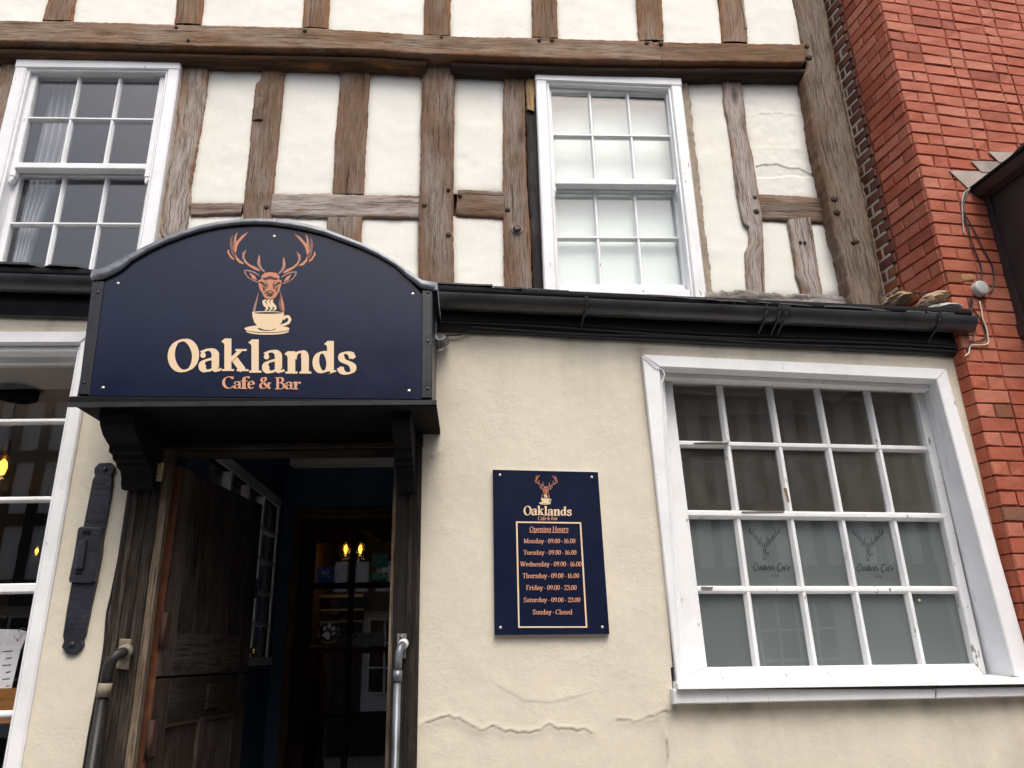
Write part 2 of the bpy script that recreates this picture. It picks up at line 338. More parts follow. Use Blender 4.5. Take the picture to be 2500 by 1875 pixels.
def panel(q, y, parent, mat=None, grow=.014, name='plaster_panel', extra=None, step=.016):
    q = [np.array(p, float) for p in q]; c = sum(q) / 4
    TL, TR, BR, BL = q; ex = (TR - TL); ex /= np.linalg.norm(ex)
    g = [TL + (-grow, grow), TR + (grow, grow), BR + (grow, -grow), BL + (-grow, -grow)]
    w = np.linalg.norm(TR - TL); h = np.linalg.norm(TL - BL); nu = max(4, int(w / step)); nv = max(4, int(h / step))
    G = quadgrid(g, nu, nv); X, Z = G[..., 0], G[..., 1]; _seed[0] += 5
    u = np.linspace(0, 1, nu)[None, :] * np.ones((nv, 1)); v = np.linspace(0, 1, nv)[:, None] * np.ones((1, nu))
    ed = np.minimum(np.minimum(u, 1 - u) * (w + 2 * grow), np.minimum(v, 1 - v) * (h + 2 * grow))
    yy = y + .010 * np.exp(-ed / .014) + .010 * fbm(X * 6, Z * 6, _seed[0]) + .004 * fbm(X * 26, Z * 26, _seed[0] + 1)
    gr = np.clip(np.exp(-(ed - grow) / .010), 0, 1) * np.clip(.25 + 1.6 * fbm(X * 9, Z * 9, _seed[0] + 2), 0, 1) * .55
    gr += np.clip(1 - (1 - v) * (h + 2 * grow) / .06, 0, 1) * np.clip(.3 + fbm(X * 8, Z * 20, _seed[0] + 3), 0, 1) * .35
    if extra:
        dy, dg = extra(X, Z); yy = yy + dy; gr = np.clip(gr + dg, 0, 1)
    return grid_mesh(name, X, yy, Z, mat or PL_UP, parent, attr=gr)
def seg_dist(X, Z, pts):
    d = np.full(X.shape, 9.); s = np.zeros(X.shape)
    for (x0, z0), (x1, z1) in zip(pts[:-1], pts[1:]):
        dx, dz = x1 - x0, z1 - z0; t = np.clip(((X - x0) * dx + (Z - z0) * dz) / (dx * dx + dz * dz + 1e-12), 0, 1)
        px, pz = X - x0 - t * dx, Z - z0 - t * dz; dd = np.hypot(px, pz); m = dd < d; d = np.where(m, dd, d); s = np.where(m, np.sign(dx * pz - dz * px), s)
    return d, s

# ------------------------------------------------------------------ setting: street
def struct(name, mb, mat):
    o = mb.build(name, mat); o['kind'] = 'structure'; return o
ASPH = plain('asphalt', (.055, .055, .057), .9, .25, 160, .8, dist=.01); PAVE = plain('paving_stone', (.26, .24, .21), .85, .2, 60, .5)
struct('ground', MB().box(-60, 60, -60, 60, -.5, -.16), ASPH)
struct('road', MB().box(-60, 60, -6.6, -1.6, -.155, -.11), ASPH)
pv = MB()
pv.box(-60, 60, -1.6, 6, -.156, 0.0); pv.box(-60, 60, -9, -6.6, -.156, 0.0)
struct('pavement', pv, PAVE)

# ------------------------------------------------------------------ the timber-framed cafe
cafe = thing('timber_framed_cafe', 'old timber-framed cafe with cream rendered ground floor and brown oak beams above', 'building', loc=(0, .3, 0))
YP, YT = .296, .28          # upper plaster and timber faces
YP2, YT2, YB = .218, .205, .19   # jettied top storey
def W(z, Y=YT): return lambda *pts: [XZ(z(*p), Y) for p in pts]
w1, w2, w3 = W(z1), W(z2), W(z3)
def down(pts, z): return pts + [(pts[-1][0], z)]
ZB = 3.03
# first-floor posts, studs and rails
T1A = w1((1100, 380), (1062, 620), (1045, 870), (1005, 1060), (985, 1180), (962, 1390), (985, 1440)); T1B = w1((1250, 380), (1235, 560), (1215, 700), (1190, 850), (1150, 1050), (1125, 1300), (1108, 1440))
timber(down(T1A, ZB), down(T1B, ZB), YT, .36, OAK_G, cafe, rough=.007, wob=.007)
T2A = w1((1580, 385), (1562, 470), (1530, 500), (1520, 640), (1507, 720), (1500, 850), (1470, 1080), (1455, 1320)); T2B = w1((1710, 390), (1690, 620), (1660, 900), (1640, 1100), (1625, 1320))
timber(down(T2A, ZB), down(T2B, ZB), YT, .36, OAK_G, cafe)
T3A = w2((72, 385), (62, 560), (40, 760), (32, 950), (28, 1088)); T3B = w2((238, 385), (230, 520), (215, 800), (203, 1090))
timber(T3A, T3B, YT, .36, OAK_G, cafe, rough=.006)
timber(down(w1((1962, 1300), (1958, 1380)), ZB), down(w1((2170, 1300), (2168, 1400)), ZB), YT + .002, .36, OAK_G, cafe)
T4A = w2((572, 312), (545, 380), (532, 470), (525, 700), (520, 1000), (512, 1200), (510, 1570)); T4B = w2((684, 312), (705, 375), (714, 480), (712, 600), (708, 1000), (705, 1200), (710, 1575))
timber(down(T4A, ZB), down(T4B, ZB), YT - .022, .36, OAK_G, cafe, name='main_post', ch=.016, nx=11)
T5A = w2((995, 400), (988, 600), (985, 1000), (990, 1300), (995, 1595)); T5B = w2((1108, 400), (1112, 700), (1120, 1000), (1140, 1300), (1150, 1600))
timber(down(T5A, ZB), down(T5B, ZB), YT, .36, OAK_G, cafe)
timber(down(w2((1111, 400), (1115, 620), (1125, 1000), (1142, 1350), (1156, 1600)), ZB), down(w2((1180, 400), (1190, 800), (1205, 1200), (1225, 1600)), ZB), YT + .012, .36, OAK_K, cafe, name='black_post')
timber(w2((1112, 392), (1114, 500), (1120, 615)), w2((1164, 392), (1168, 500), (1160, 628)), YT - .004, .30, OAK_P, cafe, name='timber_patch')
T6A = w3((258, 420), (270, 560), (300, 740), (325, 920), (345, 1080), (375, 1240), (387, 1262), (410, 1272), (418, 1350), (392, 1420), (395, 1560), (402, 1650)); T6B = w3((365, 425), (385, 560), (405, 740), (440, 900), (470, 1080), (490, 1230), (495, 1340), (500, 1480), (505, 1650))
timber(down(T6A, ZB), down(T6B, ZB), YT, .36, OAK_G, cafe, rough=.007)
timber(down(w3((630, 1235), (660, 1400), (680, 1540), (712, 1640)), ZB), down(w3((755, 1220), (780, 1340), (800, 1480), (828, 1640)), ZB), YT, .36, OAK_G, cafe)
w3b = W(z3, .212); T8A = w3b((722, 440), (745, 560), (770, 720), (800, 880), (830, 1000), (870, 1200), (900, 1330), (940, 1470), (975, 1640)); T8B = w3b((905, 380), (940, 540), (990, 760), (1040, 1000), (1090, 1260), (1165, 1640))
UA = [XZ(z3(*p), .212) for p in ((665, 0), (682, 100), (706, 240), (728, 345), (735, 372))]; UB = [XZ(z3(*p), .212) for p in ((838, 0), (858, 110), (885, 240), (905, 345), (910, 372))]
timber(down([(UA[0][0], 6.2)] + UA + T8A, ZB), down([(UB[0][0], 6.2)] + UB + T8B, ZB), -.068 + YT, .40, OAK_D, cafe, name='corner_post', rough=.009, wob=.006, ch=.01, nx=13)
timber(w1((1140, 1212), (1300, 1211), (1455, 1210)), w1((1140, 1290), (1300, 1284), (1445, 1280)), YT + .005, .36, OAK_G, cafe, name='rail')
timber([*w1((1625, 1158), (1800, 1157), (2000, 1156)), *w2((200, 1092), (525, 1094))], [*w1((1625, 1288), (1800, 1298), (1960, 1303)), *w2((200, 1222), (520, 1222))], YT + .003, .36, OAK_G, cafe, name='rail')
timber(w2((732, 1060), (850, 1064), (995, 1068)), w2((722, 1203), (850, 1215), (995, 1222)), YT + .004, .36, OAK_G, cafe, name='rail', rough=.006)
timber(w3((465, 1087), (650, 1095), (860, 1110)), w3((480, 1230), (650, 1238), (895, 1254)), YT + .003, .36, OAK_G, cafe, name='rail', rough=.006)
# stud at the left of the left window
timber([(-2.262, 4.38), (-2.255, 4.25), (-2.285, 4.1), (-2.262, 3.95), (-2.27, 3.03)], [(-2.15, 4.38), (-2.15, 3.95), (-2.15, 3.5), (-2.15, 3.2), (-2.15, 3.03)], YT, .36, OAK_B, cafe)
for x in (-2.62, -3.02):
    timber([(x, 4.38), (x - .01, 3.8), (x, 3.03)], [(x + .13, 4.38), (x + .14, 3.7), (x + .13, 3.03)], YT, .36, OAK_G, cafe)
# plaster panels of the first floor
def q2(tl, tr, zl, zr=None): return [tl, tr, (tr[0] - .0, zl if zr is None else zr), (tl[0], zl)]
panel([*w1((1250, 380), (1590, 385), (1455, 1212), (1135, 1212))], YP, cafe)
panel(q2(w1((1130, 1288))[0], w1((1440, 1284))[0], ZB), YP, cafe)
panel([*w1((1705, 390), (2042, 405), (1998, 1158), (1640, 1158))], YP, cafe)
panel(q2(w1((1632, 1290))[0], w1((1962, 1302))[0], ZB), YP, cafe)
panel([*w2((236, 390), (535, 392), (515, 1094), (203, 1090))], YP, cafe)
panel(q2(w2((192, 1222))[0], w2((515, 1222))[0], ZB), YP, cafe)
panel([*w2((712, 400), (995, 402), (985, 1066), (710, 1060))], YP, cafe)
panel(q2(w2((708, 1215))[0], w2((990, 1222))[0], ZB), YP, cafe)
panel([*w3((68, 428), (300, 425), (460, 1645), (205, 1640))], YP, cafe)
flakeA = w3((455, 925), (500, 915), (580, 914), (640, 935), (700, 935), (760, 965), (815, 985)); flakeB = w3((455, 985), (520, 990), (600, 985), (640, 975), (730, 985), (815, 980))
jag0 = lambda pts: [p for a, b in zip(pts[:-1], pts[1:]) for p in [a] + [(a[0] + (b[0] - a[0]) * t + rng.normal(0, .002), a[1] + (b[1] - a[1]) * t + rng.normal(0, .003)) for t in (.3, .65)]] + [pts[-1]]
crk = w3((400, 645), (440, 640), (500, 628), (600, 628), (690, 640), (755, 640)); crk2 = w3((430, 830), (560, 825), (650, 828), (740, 850))
crk = jag0(crk)
def flake(X, Z):
    top = np.interp(X, [p[0] for p in flakeA], [p[1] for p in flakeA]); bot = np.interp(X, [p[0] for p in flakeB], [p[1] for p in flakeB])
    ins = (Z < top) & (Z > bot) & (X > flakeA[0][0]) & (X < flakeA[-1][0]); d, s = seg_dist(X, Z, crk); d2, s2 = seg_dist(X, Z, crk2); d3, s3 = seg_dist(X, Z, flakeA)
    return ins * .004 - .0012 * np.exp(-(d / .012) ** 2) * (s > 0) - .0007 * np.exp(-(d2 / .02) ** 2) * (s2 > 0), ins * .12 + .4 * (d < .0028) * (vnoise(X * 40, Z * 3, 4) > .4) + .38 * (d3 < .0035) * (vnoise(X * 30, Z * 3, 6) > .25)
panel([*w3((368, 432), (725, 440), (850, 1108), (470, 1088))], YP, cafe, extra=flake, step=.005)
panel([*w3((488, 1235), (632, 1240), (715, 1642), (503, 1645))], YP, cafe)
panel([*w3((755, 1232), (885, 1252), (978, 1642), (828, 1640))], YP, cafe)
panel([(-2.5, 4.38), (-2.26, 4.38), (-2.26, 3.03), (-2.5, 3.03)], YP, cafe); panel([(-2.9, 4.38), (-2.61, 4.38), (-2.61, 3.03), (-2.9, 3.03)], YP, cafe)
# mortar beside the windows and along the foot of the wall
timber(w1((1085, 376), (1040, 640), (1000, 900), (955, 1200), (925, 1440)) + [(-1.405, ZB)], w1((1112, 380), (1070, 640), (1050, 900), (990, 1200), (975, 1440)) + [(-1.365, ZB)], YT + .006, .36, MORTAR, cafe, name='mortar_joint', rough=.008, wob=.006)
timber(w3((20, 440), (60, 900), (105, 1290), (160, 1640)) + [(1.05, ZB)], w3((70, 432), (105, 760), (145, 1090), (172, 1320), (210, 1640)) + [(1.095, ZB)], YT + .002, .36, MORTAR, cafe, name='mortar_joint', rough=.01, wob=.008)
timber([(1.05, 3.02), (1.4, 3.02), (1.95, 3.0)], [(1.05, 3.125), (1.25, 3.135), (1.45, 3.118), (1.65, 3.112), (1.95, 3.10)], YT - .03, .36, plain('mortar_fillet', (.17, .155, .14), .9, .45, 40, .9, dist=.01), cafe, name='mortar_fillet', rough=.02, wob=.012, ch=.02)
timber(w3((905, 370), (945, 560), (1045, 1000), (1168, 1640)) + [(1.915, ZB)], w3((918, 370), (958, 560), (1060, 1000), (1184, 1640)) + [(1.94, ZB)], YT + .0, .40, MORTAR, cafe, name='mortar_joint', rough=.01)
# jetty beam with the moulding below it
bt = [XZ(z1(*p), YB) for p in ((0, 122), (430, 126), (1050, 145), (1800, 163), (2212, 184))] + [XZ(z2(*p), YB) for p in ((540, 193), (700, 203), (1150, 211), (1300, 216), (1750, 228), (1822, 230))]
bb = [XZ(z1(*p), YB) for p in ((0, 246), (500, 258), (1100, 275), (2212, 300))] + [XZ(z2(*p), YB) for p in ((560, 303), (1000, 320), (1500, 336), (1886, 342))]
bt2 = [XZ(z2(*p), YB) for p in ((1827, 230), (1900, 233))] + [XZ(z3(*p), YB) for p in ((250, 236), (410, 240), (725, 246))]
bb2 = [XZ(z2(*p), YB) for p in ((1890, 342), (1960, 344))] + [XZ(z3(*p), YB) for p in ((250, 342), (500, 345), (725, 348))]
timber([(-3.4, bt[0][1] + .02)] + bt, [(-3.4, bb[0][1] + .01)] + bb, YB, .40, OAK_B, cafe, name='jetty_beam', rough=.004, wob=.004, ch=.004, nx=15)
timber(bt2, bb2, YB + .004, .40, OAK_B, cafe, name='jetty_beam', rough=.004, wob=.004, ch=.004, nx=13)
def moulding(x0, x1, zf, name):
    n = max(3, int((x1 - x0) / .03)); xs = np.linspace(x0, x1, n)
    prof = [(YB + .012, .012), (.236, .010), (.240, .0), (.238, -.008), (.226, -.013), (.220, -.021), (.220, -.031), (.226, -.040), (.240, -.047), (.262, -.052), (.330, -.054)]
    X = np.repeat(xs[:, None], len(prof), 1); Y = np.array([[p[0] for p in prof]] * n); zc = np.array([zf(x) for x in xs])[:, None]; Z = zc + np.array([p[1] for p in prof])[None]
    Y = Y + .006 * fbm(X * 9, Z * 40, 33); uv = np.stack([np.repeat(np.linspace(0, .2, len(prof))[None], n, 0), X], -1)
    return grid_mesh(name, X, Y, Z, oak('moulding_lit_oak_' + name, (.12, .066, .036), (.15, .11, .08), .2, orange=.8) if x0 < -1 else OAK_K2, cafe, uv=uv)  # left run coloured warm as if lit, right run kept dark
OAK_K2 = oak('moulding_dark', (.06, .04, .028), (.09, .07, .055), .4)
bxs = [(-3.4, bb[0][1] + .01)] + bb + bb2[1:]
zbf = lambda x: np.interp(x, [p[0] for p in bxs], [p[1] for p in bxs])
moulding(-3.4, -.21, zbf, 'beam_moulding'); moulding(-.09, 1.70, zbf, 'beam_moulding')
# second-floor studs and plaster
studs = [(z1, (285, 0), (250, 118), (445, 0), (428, 122)), (z1, (1058, 0), (1045, 138), (1215, 0), (1203, 143)), (z1, (1825, 0), (1812, 160), (1977, 0), (1967, 168)),
         (z2, (545, 0), (540, 192), (693, 0), (688, 197)), (z2, (1150, 0), (1152, 208), (1290, 0), (1295, 212)), (z2, (1740, 0), (1752, 224), (1882, 0), (1893, 224)), (z3, (248, 0), (262, 232), (385, 0), (408, 234))]
xs_ = [(-2.95, -2.80)]
for z, a, b, c, d in studs:
    A = [XZ(z(*q), YT2) for q in (a, b)]; B = [XZ(z(*q), YT2) for q in (c, d)]
    timber([(A[0][0], 6.2)] + A, [(B[0][0], 6.2)] + B, YT2, .36, OAK_B, cafe, rough=.005); xs_.append((A[1][0], B[1][0]))
timber([(-2.95, 6.2), (-2.95, 4.5)], [(-2.80, 6.2), (-2.80, 4.5)], YT2, .36, OAK_B, cafe)
xs_.append((UA[2][0] - .01, 0))
for (a, b), (c, d) in zip(xs_[:-1], xs_[1:]): panel([(b, 6.2), (c, 6.2), (c, 4.46), (b, 4.46)], YP2, cafe)
timber(w1((1528, 590), (1518, 650), (1508, 722)), w1((1592, 592), (1582, 650), (1578, 722)), YT - .006, .33, OAK_D, cafe, name='mortise_shade_patch', rough=.01)  # darker oak laid on the stud for the shade of an open mortise
timber(w3((332, 0), (342, 60), (350, 130), (358, 180), (364, 226)), w3((341, 0), (350, 60), (358, 130), (366, 180), (372, 226)), YT2 - .006, .3, MORTAR, cafe, name='filler_strip', wob=.003, ch=.001, nx=3)
# pegs and iron bolt
for z, x, y, r in ((z1, 1058, 165, .008), (z1, 1130, 243, .008), (z1, 1830, 185, .011), (z1, 1600, 1243, .012), (z2, 1022, 375, .012), (z2, 1118, 378, .012), (z2, 1795, 243, .012), (z2, 1875, 245, .012), (z2, 640, 210, .008), (z2, 1190, 228, .011), (z2, 1262, 228, .011), (z2, 680, 1068, .009), (z2, 545, 1150, .012), (z2, 680, 1320, .012), (z2, 1012, 1180, .012), (z2, 745, 1100, .010), (z3, 735, 262, .014), (z3, 750, 325, .016), (z3, 250, 382, .014), (z3, 335, 385, .014), (z3, 452, 1190, .014), (z3, 890, 1120, .016), (z3, 905, 1195, .016), (z3, 700, 1365, .008), (z3, 725, 1365, .008), (z3, 445, 1110, .01), (z3, 1000, 1365, .011), (z3, 1020, 1362, .011)):
    Y = (.258 if (z is z2 and y in (375, 378)) or (z is z3 and y in (382, 385)) else YB) if y < 400 else (YT - .024 if z is z2 and x in (680, 545) else YT)
    Y = .212 if z is z3 and (x in (735, 750, 890, 905, 1000, 1020)) else Y
    p = P(z(x, y), Y); MB().lathe((p[0], p[1] - .006, p[2]), [(0, 0), (r * .8, 0), (r, .003), (r, .02)], 10, 'Y').build('peg', OAK_K2, cafe, True)
p = P(z2(1065, 1290), YT); MB().lathe((p[0], p[1] - .022, p[2]), [(0, 0), (.014, 0), (.019, .005), (.021, .03)], 8, 'Y').build('bolt_head', plain('rusty_bolt', (.09, .07, .06), .7, .3, 80, .5), cafe)
MB().lathe((p[0], p[1] - .004, p[2]), [(0, 0), (.026, 0), (.03, .01)], 10, 'Y').build('bolt_washer', MORTAR, cafe)

# ------------------------------------------------------------------ sash windows of the first floor
def piece(parent, name, mat, poly, y0, y1, ch=.004): return MB().prism(poly, y0, y1, ch).build(name, mat, parent)
def rect(x0, x1, z0, z1): return [(x0, z1), (x1, z1), (x1, z0), (x0, z0)]
def bar(parent, a, b, w, y0, y1, mat, name='glazing_bar'):
    """moulded glazing bar from a to b in (x,z): narrow nose in front, wide at the glass"""
    a = np.array(a, float); b = np.array(b, float); d = b - a; d /= np.linalg.norm(d); n = np.array([-d[1], d[0]]); m = MB(); vs = []
    for p in (a, b):
        for s, y in ((-.5, y1), (-.5, y0 + (y1 - y0) * .55), (-.22, y0 + .001), (-.18, y0), (.18, y0), (.22, y0 + .001), (.5, y0 + (y1 - y0) * .55), (.5, y1)):
            q = p + n * w * s; vs.append((q[0], y, q[1]))
    m.add(vs, [(i, (i + 1) % 8, 8 + (i + 1) % 8, 8 + i) for i in range(8)] + [tuple(range(7, -1, -1)), tuple(range(8, 16))]); return m.build(name, mat, parent)
def pane(parent, poly, y, mat, name='pane'): return MB().prism(poly, y, y + .004).build(name, mat, parent)
def sash(label, x0, x1, zl, zr, gx0, gx1, zu, zl0, wmat):
    w = MB().prism([(x0, zl - .003), (x0 + .056, zl - .003), (x0 + .056, 3.0), (x0, 3.0)], .252, .33, .006).build('sash_window', WHITE, cafe)   # left lining carries the rest
    w['label'] = label; sub = lambda *a: piece(w, *a); s = (zr - zl) / (x1 - x0); zt = lambda x: zl + s * (x - x0)
    sub('architrave', wmat, [(x1 - .056, zt(x1) - .003), (x1, zt(x1) - .003), (x1, 3.0), (x1 - .056, 3.0)], .252, .33, .006)
    sub('head', WHITE, [(x0 - .002, zt(x0)), (x1 + .002, zt(x1)), (x1 + .002, zt(x1) - .052), (x0 - .002, zt(x0) - .052)], .249, .33, .006)
    sub('bead', WHITE, rect(x0 + .056, x0 + .068, 3.0, zl - .05), .262, .33, .003); sub('bead', WHITE, rect(x1 - .068, x1 - .056, 3.0, zr - .05), .262, .33, .003)
    sub('bead', WHITE, [(x0 + .056, zt(x0) - .05), (x1 - .056, zt(x1) - .05), (x1 - .056, zt(x1) - .062), (x0 + .056, zt(x0) - .062)], .26, .33, .003)
    for k, (za, zb, y) in enumerate(((zu[0], zu[1], .285), (zl0[0], zl0[1], .325))):
        st = .03
        sub('stile', WHITE, rect(gx0 - st, gx0, zb - .07 if k == 0 else zb - .05, za + .03), y, y + .035, .004); sub('stile', WHITE, rect(gx1, gx1 + st, zb - .07 if k == 0 else zb - .05, za + .03), y, y + .035, .004)
        sub('top_rail', WHITE, rect(gx0, gx1, za, za + .04), y + .003, y + .035, .003); sub('bottom_rail' if k else 'meeting_rail', WHITE, rect(gx0 - .004, gx1 + .004, zb - (.055 if k else .032), zb), y - .006, y + .035, .004)
        zm = (za + zb) / 2
        for i in (1, 2):
            x = gx0 + (gx1 - gx0) * i / 3; bar(w, (x, zb), (x, za), .02, y + .006, y + .03, WHITE)
        bar(w, (gx0, zm), (gx1, zm), .02, y + .004, y + .03, WHITE)
        for i in range(3):
            for (a, b) in ((za, zm), (zm, zb)):
                pane(w, rect(gx0 + (gx1 - gx0) * i / 3, gx0 + (gx1 - gx0) * (i + 1) / 3, b, a), y + .020, GLASS)
        if k == 0:
            for x in (gx0 - st, gx1):
                q = [(x + .003, zb - .07), (x + st - .003, zb - .07), (x + st - .004, zb - .085), (x + st * .6, zb - .094), (x + st * .5, zb - .105), (x + .006, zb - .1)]
                sub('horn', WHITE, q, y + .002, y + .03, .003)
    sub('window_board', WHITE, rect(x0, x1, 3.0, zl0[1] - .05), .27, .36, .004); return w
sash('white sash window with dark panes and a curtain inside', -2.174, -1.402, 4.358, 4.362, -2.083, -1.505, (4.305, 3.792), (3.752, 3.25), WHITE)
sash('white sash window backed by a pale blind', .329, 1.062, 4.332, 4.311, .409, .987, (4.246, 3.731), (3.694, 3.19), WHITE_W)
# room, curtain and blind behind them
BEIGE = plain('beige_wall', (.52, .45, .35), .9, .08, 10, .1); ROOMW = plain('dim_plaster', (.30, .29, .27), .9, .1, 20, .1); TINTW = plain('sky_tint_room', (.36, .39, .45), .9, .1, 20, .1)  # cool pale upper-room walls stand in for sky reflected in the panes
wbox('room_back_wall', (-3.4, 1.9, 3.2, 3.3, 2.95, 4.6), TINTW, cafe); wbox('room_ceiling', (-3.4, 1.9, .36, 3.2, 4.5, 4.58), TINTW, cafe); wbox('room_floor', (-3.4, 1.9, .42, 3.2, 2.92, 2.99), TINTW, cafe)
wbox('room_partition', (.0, .05, .40, 3.2, 2.99, 4.5), TINTW, cafe)
core = MB(); core.box(-3.4, -2.19, .36, .40, 2.9, 6.2); core.box(-1.39, .32, .36, .40, 2.9, 6.2); core.box(1.075, 1.93, .36, .40, 2.9, 6.2); core.box(-2.19, -1.39, .36, .40, 4.37, 6.2); core.box(.32, 1.075, .36, .40, 4.34, 6.2)
core.build('wall_core', MORTAR, cafe)
wbox('end_wall', (-3.45, -3.4, .2, 3.3, 0, 6.2), ROOMW, cafe); wbox('end_wall', (1.93, 1.98, .4, 3.3, 0, 6.2), ROOMW, cafe); wbox('room_side_wall', (1.895, 1.925, .165, 2.9, .28, 2.8), BEIGE, cafe); wbox('room_rear_wall', (-.06, 1.895, 2.2, 2.25, .28, 2.8), plain('brown_rear_wall', (.24, .18, .15), .9, .1, 10, .1), cafe); wbox('rear_wall', (-3.4, 1.93, 4.2, 4.3, 0, 6.2), ROOMW, cafe); wbox('top_roof', (-3.5, 2.0, .15, 4.3, 6.2, 6.3), SLATE, cafe)
cu = []; n = 40
m = MB(); xs = np.linspace(0, 1, n)
for j, z in enumerate(np.linspace(4.32, 3.02, 14)):
    wdt = .135 - .045 * (j / 13) + .03 * math.sin(j * .5)
    for i, x in enumerate(xs): m.v.append((-2.075 + x * wdt, .395 + .018 * math.sin(x * 30 + .6 * math.sin(z * 3)), z))
for j in range(13):
    for i in range(n - 1): a = j * n + i; m.f.append((a, a + 1, a + n + 1, a + n))
tag(m.build('curtain', flat('net_curtain', (.36, .38, .41), .9), None, True), 'pale net curtain hanging inside the upper left sash window', 'curtain')
bl = thing('roller_blind', 'pale green white roller blind drawn down behind the upper right sash window', 'blind', loc=(.69, .4, 3.05))
m = MB(); Zs = np.linspace(4.26, 3.06, 40); Xs = np.linspace(.385, 1.015, 10); ZZ, XX = np.meshgrid(Zs, Xs, indexing='ij')
grid_mesh('blind_cloth', XX, .378 + .003 * fbm(XX * 3, ZZ * 3, 5), ZZ, flat('blind_cloth', (.68, .77, .73), .8), bl)
MB().tube([(.38, .42, 4.275), (1.02, .42, 4.275)], .018, 12).build('roller', flat('blind_roller', (.7, .72, .7), .6), bl)
wbox('hem_bar', (.385, 1.015, .373, .385, 3.045, 3.062), flat('blind_hem', (.7, .74, .7), .6), bl)

# ------------------------------------------------------------------ ground floor wall
fas = lambda x: np.interp(x, [-3.4, -1.81, -1.477, -.128, 2.002, 2.2], [2.93, 2.879, 2.869, 2.817, 2.699, 2.69])
gut = lambda x: np.interp(x, [-3.4, -1.78, -1.44, -.125, 2.011, 2.2], [3.06, 3.008, 2.996, 2.932, 2.828, 2.82])
eave = lambda x: np.interp(x, [-3.4, -1.79, -.126, 1.766, 2.2], [3.13, 3.058, 2.979, 2.854, 2.825])
GI = [XZ(z8(*p), -.012) for p in ((168, 152), (1210, 200), (1503, 1312), (250, 1338))]     # inner edge of the architrave
GO = [XZ(z8(*p), -.022) for p in ((104, 101), (1251, 156), (1588, 1335), (236, 1338))]     # outer edge
jag = lambda pts: [p for a, b in zip(pts[:-1], pts[1:]) for p in [a] + [(a[0] + (b[0] - a[0]) * t + rng.normal(0, .003), a[1] + (b[1] - a[1]) * t + rng.normal(0, .005)) for t in (.25, .5, .75)]] + [pts[-1]]
c1 = W(z7, 0)((35, 1520), (80, 1500), (130, 1485), (170, 1500), (215, 1525), (300, 1530), (360, 1545), (420, 1535), (470, 1515), (510, 1530), (600, 1540))
c2 = W(z7, 0)((690, 1500), (760, 1500), (810, 1490), (850, 1470), (880, 1462)); c3 = W(z7, 0)((848, 1560), (856, 1600), (850, 1660)); c4 = W(z7, 0)((470, 1235), (482, 1228), (500, 1232)); c5 = W(zG, 0)((245, 300), (280, 295), (305, 280)); c6 = W(z7, 0)((300, 1390), (380, 1440), (480, 1440), (560, 1420))
c1, c2 = jag(c1), jag(c2); xs = np.arange(-3.4, 2.07, .007); zsl = np.concatenate([np.arange(0, 1.2, .04), np.arange(1.2, 1.34, .01), np.arange(1.34, 1.56, .0045), np.arange(1.56, 2.98, .009)]); zsl = np.unique(np.round(zsl, 4)); zsl = zsl[np.r_[True, np.diff(zsl) > .002]]
X, Z = np.meshgrid(xs, zsl)
Yw = .016 * fbm(X * 1.3, Z * 1.3, 3) + .009 * fbm(X * 4, Z * 4, 4, 2) + .0022 * fbm(X * 24, Z * 24, 5, 4)
gr = np.zeros_like(X)
for pts, amp, wdt in ((c1, .0022, .009), (c2, .0013, .009), (c3, .001, .01), (c6, .0015, .03), (c5, .0015, .008)):
    d, s = seg_dist(X, Z, pts); d = d + .006 * fbm(X * 30, Z * 30, 8); Yw -= amp * np.exp(-(np.maximum(d, 0) / wdt) ** 2) * (s > 0) + amp * .35 * np.exp(-(np.maximum(d, 0) / (wdt * 1.5)) ** 2)
    if pts is not c6: Yw += .003 * np.exp(-(d / .0028) ** 2) * (vnoise(X * 35, Z * 2, 14) > .25); gr += .6 * np.clip(.7 + 2.5 * fbm(X * 18, Z * 18, 12), 0, 1) * np.exp(-(np.maximum(d, 0) / .0032) ** 2) + .3 * np.exp(-(d / .03) ** 2) * (s < 0) * np.clip(.6 + 2 * fbm(X * 8, Z * 8, 9), 0, 1)
ft = fas(X)
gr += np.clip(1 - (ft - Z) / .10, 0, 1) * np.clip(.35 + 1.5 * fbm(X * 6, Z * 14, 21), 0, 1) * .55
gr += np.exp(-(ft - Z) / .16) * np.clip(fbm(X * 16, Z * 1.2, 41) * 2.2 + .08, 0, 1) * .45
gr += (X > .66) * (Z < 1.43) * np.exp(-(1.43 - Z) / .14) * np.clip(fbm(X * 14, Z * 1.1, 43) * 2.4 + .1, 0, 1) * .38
wx = np.interp(Z, [1.4, 2.71], [GO[3][0], GO[0][0]])
gr += np.exp(-np.abs(X - wx) / .02) * (Z < 2.74) * (Z > 1.4) * (X < wx + .03) * np.clip(.2 + 1.8 * fbm(X * 9, Z * 7, 22), 0, 1) * .5
gr += (X > .65) * (Z < 1.43) * np.exp(-(1.43 - Z) / .05) * np.clip(.1 + 2.2 * fbm(X * 12, Z * 20, 23), 0, 1) * .8
gr += np.clip(fbm(X * 2.5, Z * 2.5, 31) * 2.2 - .32, 0, .3) * (Z < 2.0)
def inquad(q, g):
    TL, TR, BR, BL = q; xl = np.interp(Z, [BL[1], TL[1]], [BL[0], TL[0]]) - g; xr = np.interp(Z, [BR[1], TR[1]], [BR[0], TR[0]]) + g
    zt = np.interp(X, [TL[0], TR[0]], [TL[1], TR[1]]) + g; zb = np.interp(X, [BL[0], BR[0]], [BL[1], BR[1]]) - g; return (X > xl) & (X < xr) & (Z < zt) & (Z > zb)
hole = inquad(GI, .022) | ((X > -1.165) & (X < -.235) & (Z < 2.40)) | ((X > -2.72) & (X < -1.50) & (Z < 2.765) & (Z > 1.10)) | (Z > ft + .03)
